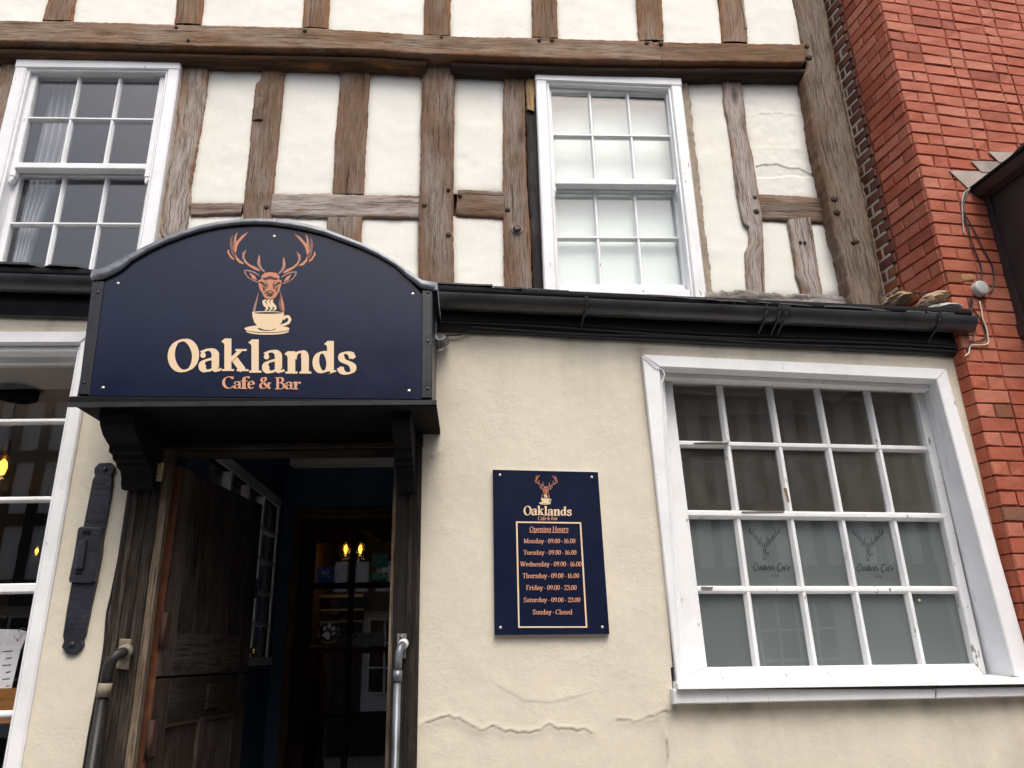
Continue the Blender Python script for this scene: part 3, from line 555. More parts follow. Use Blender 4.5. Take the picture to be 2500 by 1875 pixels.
keep = ~(hole[:-1, :-1] | hole[1:, 1:] | hole[:-1, 1:] | hole[1:, :-1])
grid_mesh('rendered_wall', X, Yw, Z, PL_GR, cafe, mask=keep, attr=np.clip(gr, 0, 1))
MB().box(-3.4, -2.74, .06, .16, 0, 2.95).box(-1.46, -1.24, .06, .16, 0, 2.95).box(-.2, .60, .06, .16, 0, 2.80).box(-2.74, -1.46, .06, .16, 0, 1.06).box(-2.74, -1.46, .1, .16, 2.82, 2.9).box(.6, 2.0, .06, .16, 0, 1.42).box(-1.24, -.2, .06, .16, 2.42, 2.86).box(2.02, 2.1, .06, .3, 0, 2.7).build('wall_core', MORTAR, cafe)
wbox('end_pier', (-3.45, -3.4, -.0, .2, 0, 2.95), PL_GR, cafe)

# ------------------------------------------------------------------ eaves: slates, gutter, fascia
def sweep(name, prof, x0, x1, zf, mat, parent, step=.06, smooth=True, y0=0):
    n = max(2, int((x1 - x0) / step)); xs = np.linspace(x0, x1, n); X = np.repeat(xs[:, None], len(prof), 1)
    Y = np.array([[p[0] for p in prof]] * n) + y0; Z = np.array([zf(x) for x in xs])[:, None] + np.array([p[1] for p in prof])[None]
    return grid_mesh(name, X, Y, Z, mat, parent, smooth=smooth)
def gutter(x0, x1, br):
    r = .052; prof = [(-.125, .0)] + [(-.073 - r * math.cos(a), -r * math.sin(a) * .95) for a in np.linspace(.12, math.pi - .1, 14)] + [(-.021, .004), (-.025, .004)] + [(-.073 + (r - .004) * math.cos(a), -(r - .004) * math.sin(a) * .95) for a in np.linspace(.1, math.pi - .1, 14)] + [(-.121, .0), (-.125, .0)]
    g = sweep('gutter', prof, x0, x1, lambda x: gut(x), GUTM, cafe)
    for bx, wv in br:
        pr = [(-.13, .006)] + [(-.073 - (r + .004) * math.cos(a), -(r + .004) * math.sin(a) * .95) for a in np.linspace(.1, math.pi - .1, 14)]
        sweep('gutter_bracket', pr, bx - wv, bx + wv, lambda x: gut(x), BLACK, g, step=.008)
        MB().tube([(bx, -.125, gut(bx) - .02), (bx - .008, -.085, gut(bx) - .058), (bx - .012, -.045, gut(bx) - .075), (bx - .012, -.03, gut(bx) - .09)], .004, 6).build('gutter_strap', BLACK, g, True)
    return g
gutter(-3.4, -1.36, [(-2.4, .006)])
gutter(-.20, 2.012, [(P(zE(1208, 300), -.12)[0], .006), (P(zF(540, 340), -.12)[0], .004), (P(zF(640, 340), -.12)[0], .004), (P(zF(690, 340), -.12)[0], .018), (P(zF(1880, 420), -.12)[0], .009)])
ge = [(-.073 + .05 * math.cos(a), -.05 * math.sin(a)) for a in np.linspace(0, math.pi, 12)]
MB().add([(2.010, y, gut(2.01) + z) for y, z in ge] + [(2.014, y, gut(2.01) + z) for y, z in ge], [tuple(range(11, -1, -1)), tuple(range(12, 24))] + [(i, i + 1, 13 + i, 12 + i) for i in range(11)]).build('gutter_stop_end', BLACK, cafe)
for a, b in ((-3.4, -1.36), (-.17, 2.002)):
    sweep('fascia_board', [(.03, .0), (-.016, .0), (-.022, .006), (-.022, .03), (-.026, .034), (-.026, .11), (-.018, .112), (.03, .112)], a, b, fas, BLACK, cafe, smooth=False)
    sweep('eaves_board', [(.1, -.005), (-.10, -.004), (-.112, .0), (-.112, .026), (.1, .03)], a, b, lambda x: gut(x) + .008, BLACKM, cafe, smooth=False)
ROOFZ = 3.05; x = -3.4
while x < 1.93:
    wd_ = random.uniform(.13, .30) if random.random() < .9 else .08
    x1 = min(x + wd_, 1.95)
    if not (-1.33 < (x + x1) / 2 < -.2):
        e0, e1 = eave(x) + random.uniform(-.003, .004), eave(x1) + random.uniform(-.003, .004); y0 = -.118 + random.uniform(-.006, .012); ra = max(ROOFZ, eave(x) + .05); th = random.uniform(.006, .010)
        nn = 6; m = MB(); ex = np.linspace(x + .001, x1 - .001, nn); pts = []
        for k, xx in enumerate(ex):
            ze = e0 + (e1 - e0) * k / (nn - 1); yo = y0 + random.uniform(-.002, .005) + (.02 if k in (0, nn - 1) and random.random() < .35 else 0)
            m.v += [(xx, yo, ze - th), (xx, yo + .001, ze), (xx, .27, ra), (xx, .27, ra - th)]
        for k in range(nn - 1):
            for j in range(4): a = k * 4 + j; b = k * 4 + (j + 1) % 4; m.f.append((a, b, b + 4, a + 4))
        m.f += [(3, 2, 1, 0), tuple((nn - 1) * 4 + j for j in range(4))]; m.build('slate', SLATE, cafe)
    x = x1
for (px, py, r) in ((265, 280, .012), (285, 284, .008), (528, 280, .01)):
    p = P(zF(px, py), -.105); m = MB()
    for k in range(7): m.lathe((p[0] + random.uniform(-r, r), p[1] + random.uniform(-r, r) * .5, p[2] + random.uniform(-.004, .002)), [(0, .006), (.005, .004), (.006, 0), (.004, -.004), (0, -.005)], 7)
    o = m.build('moss', plain('moss', (.13, .10, .015), .95, .4, 150, .8), cafe, True)
# cables clipped along the fascia
def cable(pts, r, mat, label, name='cable', cat='cable', sub=6):
    pts = [Vector(p) for p in pts]; out = []
    for i in range(len(pts) - 1):
        p0 = pts[max(i - 1, 0)]; p1 = pts[i]; p2 = pts[i + 1]; p3 = pts[min(i + 2, len(pts) - 1)]
        for k in range(sub):
            t = k / sub; out.append(.5 * ((2 * p1) + (p2 - p0) * t + (2 * p0 - 5 * p1 + 4 * p2 - p3) * t * t + (3 * p1 - p0 - 3 * p2 + p3) * t ** 3))
    out.append(pts[-1]); o = MB().tube(out, r, 7).build(name, mat, None, True)
    return tag(o, label, cat)
RUB = plain('black_rubber', (.013, .013, .015), .42, .2, 60, .2)
cable([(x, -.029, fas(x) + .042 + .006 * math.sin(x * 5)) for x in np.linspace(-.13, 1.99, 18)], .0045, RUB, 'upper black cable clipped along the fascia under the right gutter')
cable([(x, -.031, fas(x) + .026 + .006 * math.sin(x * 4 + 1)) for x in np.linspace(-.13, 1.99, 18)], .0045, RUB, 'lower black cable clipped along the fascia above the cream wall')
cable([(x, -.027, fas(x) + .012 + .004 * math.sin(x * 7 + 2)) for x in np.linspace(.0, 1.985, 18)], .004, RUB, 'lowest thin black cable along the bottom edge of the fascia')
cable([P(zE(x, y), -.018) for x, y in ((395, 475), (340, 488), (270, 515), (220, 530), (120, 534))], .0035, RUB, 'short black cable end dropping from the fascia beside the canopy')
cable([P(q, -.012) for q in (zA(405, 640), zA(365, 850), zA(330, 1050), zA(280, 1300), zA(240, 1500), zB(240, 200), zB(215, 500), zB(150, 900), zB(75, 1300), zB(20, 1640))] + [(-1.25, -.012, .6)], .0045, RUB, 'thin black cable running down the wall beside the left door post')
wc = plain('grey_cable', (.35, .35, .34), .5, .1, 60, .1)
cable([P(zC(x, y), .262) for x, y in ((165, 1195), (250, 1165), (390, 1148), (560, 1140), (630, 1165))][:2] + [P(zC(x, y), .05) for x, y in ((390, 1148), (560, 1140), (630, 1165))], .0035, RUB, 'black cable lying over the broken mortar at the gutter end')

# ------------------------------------------------------------------ large ground-floor window on the right
YG = .118
def g8(x, y, Y=YG): return XZ(z8(x, y), Y)
bigw = MB().prism([GO[0], GO[1], GI[1], GI[0]], -.024, .05, .004).build('ground_floor_window', WHITE, cafe); bigw['label'] = 'wide white twenty-pane window with frosted lower panes'
piece(bigw, 'architrave', WHITE, [GO[1], GO[2], GI[2], GI[1]], -.022, .05, .004); piece(bigw, 'architrave', WHITE, [GO[3], GO[0], GI[0], GI[3]], -.022, .05, .004)
TLg, TRg, BRg, BLg = g8(213, 208), g8(1124, 240), g8(1347, 1266), g8(345, 1279)
def lining(name, a, b, c, d, mat=WHITE):       # four 3d points
    n = MB(); off = (np.array(b) - np.array(a)); nv = np.cross(np.array(b) - np.array(a), np.array(d) - np.array(a)); nv = nv / np.linalg.norm(nv) * .012
    q = [np.array(p) for p in (a, b, c, d)]; n.add([*q, *[p + nv for p in q]], [(0, 1, 2, 3), (7, 6, 5, 4), (0, 4, 5, 1), (1, 5, 6, 2), (2, 6, 7, 3), (3, 7, 4, 0)]); return n.build(name, mat, bigw)
def v3(p, y): return (p[0], y, p[1])
SO = [(min(TLg[0] - .045, GI[0][0] - .004), TLg[1] + .04), (TRg[0] + .035, TRg[1] + .04), (BRg[0] + .035, BRg[1] - .045), (min(BLg[0] - .045, GI[3][0] - .004), BLg[1] - .045)]
lining('right_lining', v3(GI[1], -.012), v3(GI[2], -.012), v3((max(SO[2][0], GI[2][0] - .01), SO[2][1]), .14), v3((max(SO[1][0], GI[1][0] - .01), SO[1][1]), .14))
lining('left_lining', v3(GI[3], -.012), v3(GI[0], -.012), v3(GI[0], .10), v3(GI[3], .10))
lining('head_lining', v3(GI[0], -.012), v3(GI[1], -.012), v3((SO[1][0], max(SO[1][1], GI[1][1] - .01)), .14), v3((SO[0][0], max(SO[0][1], GI[0][1] - .01)), .14))
for k, (i, j) in enumerate(((0, 1), (1, 2), (2, 3), (3, 0))):       # stepped stop bead inside the lining
    a, b = np.array(GI[i]), np.array(GI[j]); c = (np.array(GI[0]) + GI[1] + GI[2] + GI[3]) / 4; f = lambda p, d: p + (c - p) / np.linalg.norm(c - p) * d
    g = lambda p, d: np.array([p[0] + d, p[1]])
    if k == 0: piece(bigw, 'stop_bead', WHITE, [a, b, b - (0, .02), a - (0, .02)], .035, .08, .003)
    if k == 3: piece(bigw, 'stop_bead', WHITE, [a, b, g(b, .016), g(a, .016)], .008, .08, .003); piece(bigw, 'stop_bead', WHITE, [g(a, .016), g(b, .016), g(b, .034), g(a, .034)], .045, .09, .003)
IN = [TLg, TRg, BRg, BLg]
for k, (i, j, nm) in enumerate(((0, 1, 'top_rail'), (1, 2, 'stile'), (2, 3, 'bottom_rail'), (3, 0, 'stile'))):
    piece(bigw, nm, WHITE_W, [SO[i], SO[j], IN[j], IN[i]], YG - .022 + .001 * k, YG + .03, .004)
Lp = [g8(213, 208), g8(243, 437), g8(272, 703), g8(306, 987), g8(345, 1279)]; Rp = [g8(1124, 240), g8(1172, 457), g8(1246, 714), g8(1294, 988), g8(1347, 1266)]
Tt = [g8(397, 214), g8(585, 221), g8(765, 228), g8(952, 234)]; Bt = [g8(538, 1277), g8(755, 1274), g8(960, 1271), g8(1162, 1268)]
def isect(a, b, c, d):
    a, b, c, d = map(np.array, (a, b, c, d)); M_ = np.array([b - a, c - d]).T; t = np.linalg.solve(M_, c - a); return tuple(a + (b - a) * t[0])
Tl = [Lp[0]] + Tt + [Rp[0]]; Bl = [Lp[4]] + Bt + [Rp[4]]
pt = [[(Lp[r] if c == 0 else Rp[r] if c == 5 else isect(Lp[r], Rp[r], Tl[c], Bl[c])) for c in range(6)] for r in range(5)]
for r in (1, 2, 3): bar(bigw, Lp[r], Rp[r],   .033 if r == 2 else .028, YG - (.022 if r == 2 else .012), YG + .02, WHITE_W, 'meeting_rail' if r == 2 else 'glazing_bar')
for c in range(1, 5): bar(bigw, Bl[c], Tl[c], .028, YG - .010, YG + .02, WHITE_W)
for r in range(4):
    for c in range(5):
        pane(bigw, [pt[r][c], pt[r][c + 1], pt[r + 1][c + 1], pt[r + 1][c]], YG + .008, GLASS_OLD if r < 2 else GLASS)
for c in range(5): pane(bigw, [pt[2][c], pt[2][c + 1], pt[4][c + 1], pt[4][c]], YG + .016, FILM, 'frosted_film')
# worn putty, wedge and a brass screw
for z, q in ((z8, [(372, 430), (430, 432), (430, 437), (300, 434)]), (z8, [(330, 975), (372, 976), (372, 981), (330, 980)]), (z8, [(480, 692), (640, 690), (640, 694), (480, 697)])):
    piece(bigw, 'bare_putty', plain('bare_putty', (.18, .16, .13), .9, .3, 80, .4), [XZ(z(*p), YG - .024) for p in q], YG - .026, YG + .0, .0)
piece(bigw, 'wooden_wedge', OAK_P, [g8(637, 605), g8(645, 605), g8(657, 660), g8(650, 660)], YG - .014, YG + .006)
p = P(zK(1846, 928), YG); piece(bigw, 'paper_scrap', flat('yellow_paper', (.6, .55, .22), .8), [(p[0] - .006, p[2] + .003), (p[0] + .005, p[2] + .005), (p[0] + .006, p[2] - .002), (p[0] - .003, p[2] - .005)], YG + .006, YG + .0075)
# sill
sl = [XZ(z8(*q), -.065) for q in ((238, 1340), (1640, 1320), (1640, 1350), (238, 1360))]
m = MB(); a, b = sl[0], sl[1]; zf = lambda x: np.interp(x, [a[0], b[0]], [a[1], b[1]]); x0, x1 = a[0], 2.03
zback = lambda x: np.interp(x, [BLg[0], BRg[0]], [BLg[1], BRg[1]]) - .045
m.add([(x0, -.065, zf(x0)), (x1, -.065, zf(x1)), (x1, .13, zback(x1) + .008), (x0, .13, zback(x0) + .008), (x0, -.068, zf(x0) - .018), (x1, -.068, zf(x1) - .018), (x1, .13, zf(x1) - .03), (x0, .13, zf(x0) - .03)], [(0, 1, 2, 3), (4, 5, 1, 0), (5, 6, 2, 1), (6, 7, 3, 2), (7, 4, 0, 3), (7, 6, 5, 4)]); m.build('sill', WHITE, bigw)
ap = [XZ(z8(*q), -.045) for q in ((222, 1362), (1210, 1362), (1210, 1398), (226, 1419))]; piece(bigw, 'sill_apron', WHITE, ap, -.045, .03, .004)
ap = [XZ(z8(*q), -.045) for q in ((1216, 1360), (1640, 1352), (1640, 1388), (1216, 1398))]; piece(bigw, 'sill_apron', WHITE, [(min(x, 2.03), z) for x, z in ap], -.044, .03, .004)
cable([P(z8(x, y), -.028) for x, y in ((112, 108), (135, 128), (160, 150))] + [P(z8(x, y), -.02) for x, y in ((180, 160), (188, 175), (182, 200), (175, 212))], .0022, flat('white_cable', (.72, .73, .74), .5), 'thin white cable over the top left corner of the wide ground-floor window')

# ------------------------------------------------------------------ ground-floor window at the left edge
Zt = 2.815; XR = -1.447; YS = .075
lw = MB().prism([(-2.78, Zt), (XR, Zt), (XR - .05, Zt - .05), (-2.73, Zt - .05)], -.016, .06, .006).build('ground_floor_window', WHITE, cafe); lw['label'] = 'white window at the left edge with a menu sheet and lamps inside'
piece(lw, 'architrave', WHITE, [(XR, Zt), (XR, 1.08), (XR - .05, 1.08), (XR - .05, Zt - .05)], -.014, .06, .006); piece(lw, 'architrave', WHITE, [(-2.78, Zt), (-2.78, 1.08), (-2.73, 1.08), (-2.73, Zt - .05)], -.014, .06, .006)
piece(lw, 'sill', WHITE, rect(-2.82, XR + .03, 1.03, 1.085), -.06, .12, .006)
piece(lw, 'head_bead', WHITE, rect(-2.73, XR - .05, Zt - .075, Zt - .05), .01, .08, .004)
piece(lw, 'stop_bead', WHITE, rect(XR - .064, XR - .05, 1.08, Zt - .05), .004, .08, .003)
zb1 = P(z9(500, 1407), YS)[2]; zb2 = P(z5(80, 770), YS)[2]; zmr0 = P(z5(60, 1050), YS)[2]; zmr1 = P(z5(60, 1093), YS)[2]; gx = -1.525
piece(lw, 'top_rail', WHITE, rect(-2.70, gx, Zt - .105, Zt - .07), YS - .01, YS + .03, .004)
piece(lw, 'stile', WHITE, rect(gx, XR - .05, zmr1 - .01, Zt - .08), YS - .012, YS + .03, .004); piece(lw, 'meeting_rail', WHITE, rect(-2.70, gx + .01, zmr1 + .012, zmr0), YS - .02, YS + .03, .005)
piece(lw, 'stile', WHITE, rect(gx - .012, XR - .05, 1.09, zmr1 - .01), YS + .02, YS + .07, .004); piece(lw, 'bottom_rail', WHITE, rect(-2.70, gx, 1.085, 1.15), YS + .022, YS + .07, .004)
piece(lw, 'stile', WHITE, rect(-2.74, -2.68, 1.09, Zt - .08), YS - .01, YS + .07, .004)
for z in (zb1, zb2): bar(lw, (-2.7, z), (gx, z), .022, YS - .006, YS + .024, WHITE)
for x in (-1.915, -2.305): bar(lw, (x, 1.1), (x, Zt - .1), .022, YS - .004, YS + .024, WHITE)
for (zt_, zb_, y) in ((Zt - .1, zb1, YS + .01), (zb1, zb2, YS + .01), (zb2, zmr1, YS + .01), (zmr1, 1.45, YS + .05), (1.45, 1.12, YS + .05)):
    for xa, xb in ((-2.69, -2.305), (-2.305, -1.915), (-1.915, gx)): pane(lw, rect(xa, xb, zb_, zt_), y, GLASS)
bar(lw, (-2.7, 1.45), (gx, 1.45), .022, YS + .03, YS + .06, WHITE)

# ------------------------------------------------------------------ entrance: frame, door, vestibule
wbox('door_post', (-1.222, -1.118, -.028, .10, 0, 2.36), FRAME, cafe); wbox('door_post', (-.272, -.195, -.028, .10, 0, 2.36), FRAME, cafe)
for x0, x1, y0, m_ in ((-1.236, -1.2, -.016, FRAME), (-1.205, -1.19, -.038, FRAME), (-1.165, -1.152, -.036, FRAME), (-1.118, -1.092, -.018, PEELED), (-.286, -.272, -.018, PEELED), (-.225, -.212, -.036, FRAME), (-.197, -.183, -.014, FRAME)):
    wbox('frame_bead', (x0, x1, y0, .012 if m_ is PEELED else .08, 0, 2.36), m_, cafe)
wbox('lintel', (-1.25, -.18, -.03, .12, 2.345, 2.43), FRAME, cafe, 0); wbox('lintel_bead', (-1.118, -.272, -.042, .0, 2.338, 2.352), FRAME, cafe, 0); wbox('lintel_bead', (-1.092, -.286, -.016, .10, 2.331, 2.3375), FRAME, cafe, 0)
# open door: modelled along +x from its hinge, then swung inwards
TH = math.radians(83); HX, HY = -1.092, .075; FL = .28
dw = .80; door = MB().box(0, .006, 0, .04, FL, 2.30).build('entrance_door', RUST, cafe); door['label'] = 'dark weathered oak entrance door standing open inwards'
def dpart(name, b, mat, axis=2): o = wbox(name, b, mat, door, axis); return o
dzs = 1.555            # the door is cut across here, stable-fashion
for z0, z1_ in ((FL, dzs - .004), (dzs + .004, 2.30)):
    dpart('stile', (.006, .11, -.002, .04, z0, z1_), LEAF_P); dpart('stile', (dw - .11, dw, -.002, .04, z0, z1_), LEAF)
for k in range(4): dpart('plank', (.11 + k * .145, .11 + (k + 1) * .145 - .003, .006 - .001 * (k % 2), .036, dzs + .15, 2.30), LEAF)
dpart('rail', (.11, dw - .11, -.004, .04, dzs + .004, dzs + .15), LEAF, 0); dpart('rail', (.11, dw - .11, -.004, .04, dzs - .15, dzs - .004), LEAF, 0)
dpart('mullion', (.375, .425, -.003, .04, FL, dzs - .15), LEAF_P)
for a, b in ((.11, .375), (.425, dw - .11)): dpart('panel', (a, b, .010, .034, FL, dzs - .15), LEAF_P); dpart('panel_bead', (a, b, -.001, .012, dzs - .168, dzs - .15), PEELED, 0)
dpart('letter_plate', (.40, .50, -.016, .0, dzs - .125, dzs - .035), LEAF, 0); dpart('letter_flap', (.415, .485, -.010, .0, dzs - .11, dzs - .05), BLACKM)
for z in (dzs + .10, dzs - .25): dpart('hinge_leaf', (-.012, .052, -.008, .0, z, z + .115), HINGE); MB().tube([(-.004, -.01, z), (-.004, -.01, z + .115)], .011, 8).build('hinge_knuckle', HINGE, door, True)
MB().tube([(.74, -.002, 1.95), (.74, -.03, 1.95), (.74, -.03, 1.87), (.74, -.002, 1.87)], .006, 6).build('pull_handle', IRON, door)
MB().lathe((dw - .02, -.02, dzs + .09), [(0, -.025), (.016, -.02), (.02, -.008), (.012, .006), (.012, .02)], 12, 'Y').build('door_knob', plain('brass', (.6, .38, .12), .3, .1, 40, .1, metal=1), door, True)
door.matrix_parent_inverse = Matrix.Translation((0, -.3, 0)) @ Matrix.Translation((HX, HY, 0)) @ Matrix.Rotation(TH, 4, 'Z'); DOOR = door
# vestibule
VX0, VX1, VY, VZ = -1.13, -.13, 1.72, 2.80
LWX = -1.105
wy = (.42, 1.60, 1.62, 2.425)
m = MB(); m.box(LWX - .07, LWX, .16, wy[0], FL, VZ).box(LWX - .07, LWX, wy[1], VY, FL, VZ).box(LWX - .07, LWX, wy[0], wy[1], FL, wy[2]).box(LWX - .07, LWX, wy[0], wy[1], wy[3], VZ); m.build('vestibule_wall', NAVYW, cafe)
wbox('vestibule_wall', (VX1, VX1 + .07, .16, VY, FL, VZ), NAVYW, cafe)
dx0, dx1, dz1 = -.985, -.375, 2.39
m = MB(); m.box(VX0 - .04, dx0 - .045, VY, VY + .08, FL, VZ).box(dx1 + .045, VX1 + .07, VY, VY + .08, FL, VZ).box(dx0 - .045, dx1 + .045, VY, VY + .08, dz1 + .045, VZ); m.build('vestibule_wall', NAVYW, cafe)
wbox('vestibule_ceiling', (VX0 - .05, VX1 + .07, .12, VY + .08, VZ, VZ + .05), ROOMW, cafe); wbox('vestibule_beam', (-1.06, VX1, VY - .10, VY, 2.68, VZ), flat('pale_beam', (.75, .75, .73), .7), cafe, 0)
wbox('ground_floor_slab', (-3.4, 1.93, .1, 4.2, FL - .1, FL), plain('dark_floor', (.06, .045, .035), .6, .2, 20, .1), cafe)
wbox('room_ceiling', (-3.4, LWX - .07, .16, 4.2, 2.80, 2.88), plain('grey_ceiling', (.5, .5, .47), .9, .06, 10, .1), cafe); wbox('room_ceiling', (LWX - .07, VX1 + .07, VY + .08, 4.2, 2.80, 2.88), ROOMW, cafe); wbox('room_ceiling', (VX1 + .07, 1.93, .16, 4.2, 2.80, 2.88), plain('beige_ceiling', (.66, .58, .46), .9, .06, 10, .1), cafe)
# glazed hatch in the vestibule's left wall
hw = MB().box(LWX - .04, LWX + .012, wy[0] - .04, wy[1] + .03, wy[3], wy[3] + .05).build('vestibule_window', flat('grey_white_paint', (.7, .71, .72), .5), cafe)
GW = flat('grey_white', (.7, .71, .72), .5)
wbox('sill', (LWX - .04, LWX + .03, wy[0] - .04, wy[1] + .03, wy[2] - .04, wy[2]), GW, hw); wbox('stile', (LWX - .04, LWX + .01, wy[1], wy[1] + .025, wy[2], wy[3]), GW, hw)
ny = 4
for k in range(1, ny): y = wy[0] + (wy[1] - wy[0]) * k / ny; wbox('glazing_bar', (LWX - .03, LWX + .008, y - .015, y + .015, wy[2], wy[3]), GW, hw)
for k in range(1, 5): z = wy[2] + (wy[3] - wy[2]) * k / 5; wbox('glazing_bar', (LWX - .03, LWX + .006, wy[0], wy[1], z - .009, z + .009), GW, hw)
for k in range(ny): wbox('pane', (LWX - .018, LWX - .014, wy[0] + (wy[1] - wy[0]) * k / ny, wy[0] + (wy[1] - wy[0]) * (k + 1) / ny, wy[2], wy[3]), GLASS, hw)
# inner glazed door
IW = oak('inner_door_wood', (.035, .018, .010), (.05, .03, .02), .3); IWL = oak('inner_frame_wood', (.10, .05, .02), (.12, .07, .035), .3)
idr = MB().box(dx0, dx0 + .085, VY + .0, VY + .045, FL, dz1 - .012); idr = idr.build('inner_door', IW, cafe, uvs=boxuv(idr, 2)); idr['label'] = 'dark wooden inner door glazed with small panes'
for b in ((dx0 - .045, dx0 - .003, VY - .02, VY + .06, FL, dz1 + .045), (dx1 + .003, dx1 + .045, VY - .02, VY + .06, FL, dz1 + .045)): wbox('door_frame', b, IWL, cafe)
wbox('door_frame', (dx0 - .003, dx1 + .003, VY - .018, VY + .06, dz1, dz1 + .045), IWL, cafe, 0)
wbox('stile', (dx1 - .085, dx1, VY, VY + .045, FL, dz1 - .012), IW, idr); xm = P(z6(1067, 600), VY)[0]
zrow = [P(z6(950, y), VY)[2] for y in (590, 815, 1118, 1420)]; zrow = [zrow[0]] + zrow[1:] + [FL + .45]
gx0, gx1 = dx0 + .085, dx1 - .085
arc_ = [(gx0, dz1 - .012), (gx1, dz1 - .012), (gx1, zrow[0] - .02)]
def arch(x0, x1): return [(x1, zrow[0] - .03)] + [(x1 - (x1 - x0) * t, zrow[0] - .03 + .055 * math.sin(math.pi * .5 * min(1, t * 1.6)) ** 2) for t in np.linspace(.15, .85, 8)] + [(x0, zrow[0] + .022)]
ar = [(gx0, zrow[0] - .03)] + [(gx0 + (xm - .012 - gx0) * t, zrow[0] - .03 + .06 * (0 if t < .2 else math.sin((t - .2) / .6 * math.pi / 2) ** 2 if t < .8 else 1)) for t in np.linspace(.08, .98, 12)]
br_ = [(gx1 - (x - gx0) * (gx1 - xm) / (xm - gx0), z) for x, z in ar][::-1]
m = MB().prism([(gx0, dz1 - .012)] + ar + br_ + [(gx1, dz1 - .012)], VY + .001, VY + .044); m.build('top_rail', IW, idr, uvs=boxuv(m, 0))
wbox('mullion', (xm - .014, xm + .014, VY + .002, VY + .043, FL + .45, zrow[0] + .04), IW, idr)
for z in zrow[1:]: wbox('glazing_bar', (gx0, gx1, VY + .003, VY + .042, z - .016, z + .016), IW, idr, 0)
wbox('bottom_panel', (gx0, gx1, VY + .004, VY + .04, FL, FL + .45), IW, idr)
zt_ = zrow[0] + .06
for r in range(4):
    for a, b in ((gx0, xm), (xm, gx1)): pane(idr, rect(a, b, zrow[r + 1], (zrow[r] if r else zt_)), VY + .02, GLASS)
wbox('step', (-1.118, -.272, -.04, .16, 0, FL - .02), PAVE, cafe, 0); wbox('threshold', (-1.118, -.272, -.03, .16, FL - .02, FL), FRAME, cafe, 0)

# ------------------------------------------------------------------ canopy with the shop sign
can = thing('canopy_sign', 'navy arched canopy sign over the entrance with copper stag and cream lettering', 'sign', loc=(-.72, -.18, 2.42))
YC = -.335
def c4(x, y, Y=YC): return XZ(z4(x, y), Y)
arch_in = [c4(*p) for p in ((245, 440), (345, 380), (400, 330), (500, 272), (600, 225), (700, 187), (800, 155), (900, 135), (1000, 123), (1100, 120), (1200, 124), (1300, 136), (1400, 157), (1500, 184), (1600, 218), (1700, 257), (1800, 302), (1900, 362), (1985, 440), (2050, 510))]
MB().prism([c4(160, 1084), *arch_in, c4(2045, 1104)], YC, YC + .02).build('sign_panel', NAVYM, can)
piece(can, 'side_strip', BLACK, [c4(178, 436), c4(246, 436), c4(160, 1084), c4(98, 1082)], YC - .006, YC + .03, .003)
piece(can, 'side_strip', BLACK, [c4(2050, 486), c4(2110, 490), c4(2107, 1102), c4(2046, 1102)], YC - .006, YC + .03, .003)
xl, xr = c4(178, 436)[0], c4(2110, 490)[0]; zbt = c4(100, 1084)[1]
wbox('cheek', (xl - .0, xl + .03, YC + .03, .02, zbt - .01, 2.90), BLACK, can); wbox('cheek', (xr - .03, xr, YC + .03, .02, zbt - .01, 2.86), BLACK, can)
ao = [c4(*p) for p in ((176, 415), (185, 383), (260, 366), (330, 330), (400, 290), (500, 240), (600, 195), (700, 158), (800, 127), (900, 107), (1000, 95), (1100, 90), (1200, 93), (1300, 104), (1400, 122), (1500, 150), (1600, 185), (1700, 226), (1800, 272), (1900, 333), (1970, 385), (2050, 438), (2138, 455), (2138, 492))]
ai = [c4(*p) for p in ((178, 436), (240, 428), (300, 402), (345, 378), (402, 326), (502, 268), (602, 221), (702, 183), (802, 151), (902, 131), (1002, 119), (1102, 116), (1202, 120), (1302, 132), (1402, 153), (1502, 180), (1602, 214), (1702, 253), (1802, 298), (1898, 356), (1960, 415), (2040, 475), (2110, 492), (2125, 495))]
m = MB(); nA = len(ao)
for i in range(nA):
    jx = random.uniform(-.0012, .0012)
    for q, y in ((ai[i], YC - .004), (ai[i], YC - .012), (ao[i], YC - .016), (ao[i], YC - .004)): m.v.append((q[0], y, q[1] + jx))
for i in range(nA - 1):
    for j in range(4): a = i * 4 + j; b = i * 4 + (j + 1) % 4; m.f.append((a, b, b + 4, a + 4))
m.f += [(0, 1, 2, 3), tuple((nA - 1) * 4 + j for j in (3, 2, 1, 0))]; m.build('lead_edge', LEAD, can, True)
m = MB()
for i in range(nA): m.v += [(ao[i][0], YC - .004, ao[i][1] - .001), (ao[i][0], .265, ao[i][1] + .03), (ao[i][0], .265, ao[i][1] + .02), (ao[i][0], YC - .004, ao[i][1] - .011)]
for i in range(nA - 1):
    for j in range(4): a = i * 4 + j; b = i * 4 + (j + 1) % 4; m.f.append((a, b, b + 4, a + 4))
m.build('lead_roof', LEAD, can, True)
fl = [P(zE(*q), -.09) for q in ((30, 200), (30, 330), (24, 450), (22, 520), (35, 560), (60, 580), (90, 566), (118, 542))]
m = MB(); 
for i, p in enumerate(fl): m.v += [(p[0] - .004, p[1] + .0, p[2]), (p[0] + .012, p[1] + .0, p[2] + .003), (p[0] + .012, p[1] + .08, p[2] + .003), (p[0] - .004, p[1] + .08, p[2])]
for i in range(len(fl) - 1):
    for j in range(4): a = i * 4 + j; b = i * 4 + (j + 1) % 4; m.f.append((a, b, b + 4, a + 4))
m.build('lead_apron', LEAD, can, True)
zs0 = XZ(z4(45, 1086), -.362); zs1 = XZ(z4(2130, 1108), -.362)
m = MB(); xa, xb = zs0[0], zs1[0]; th = .022
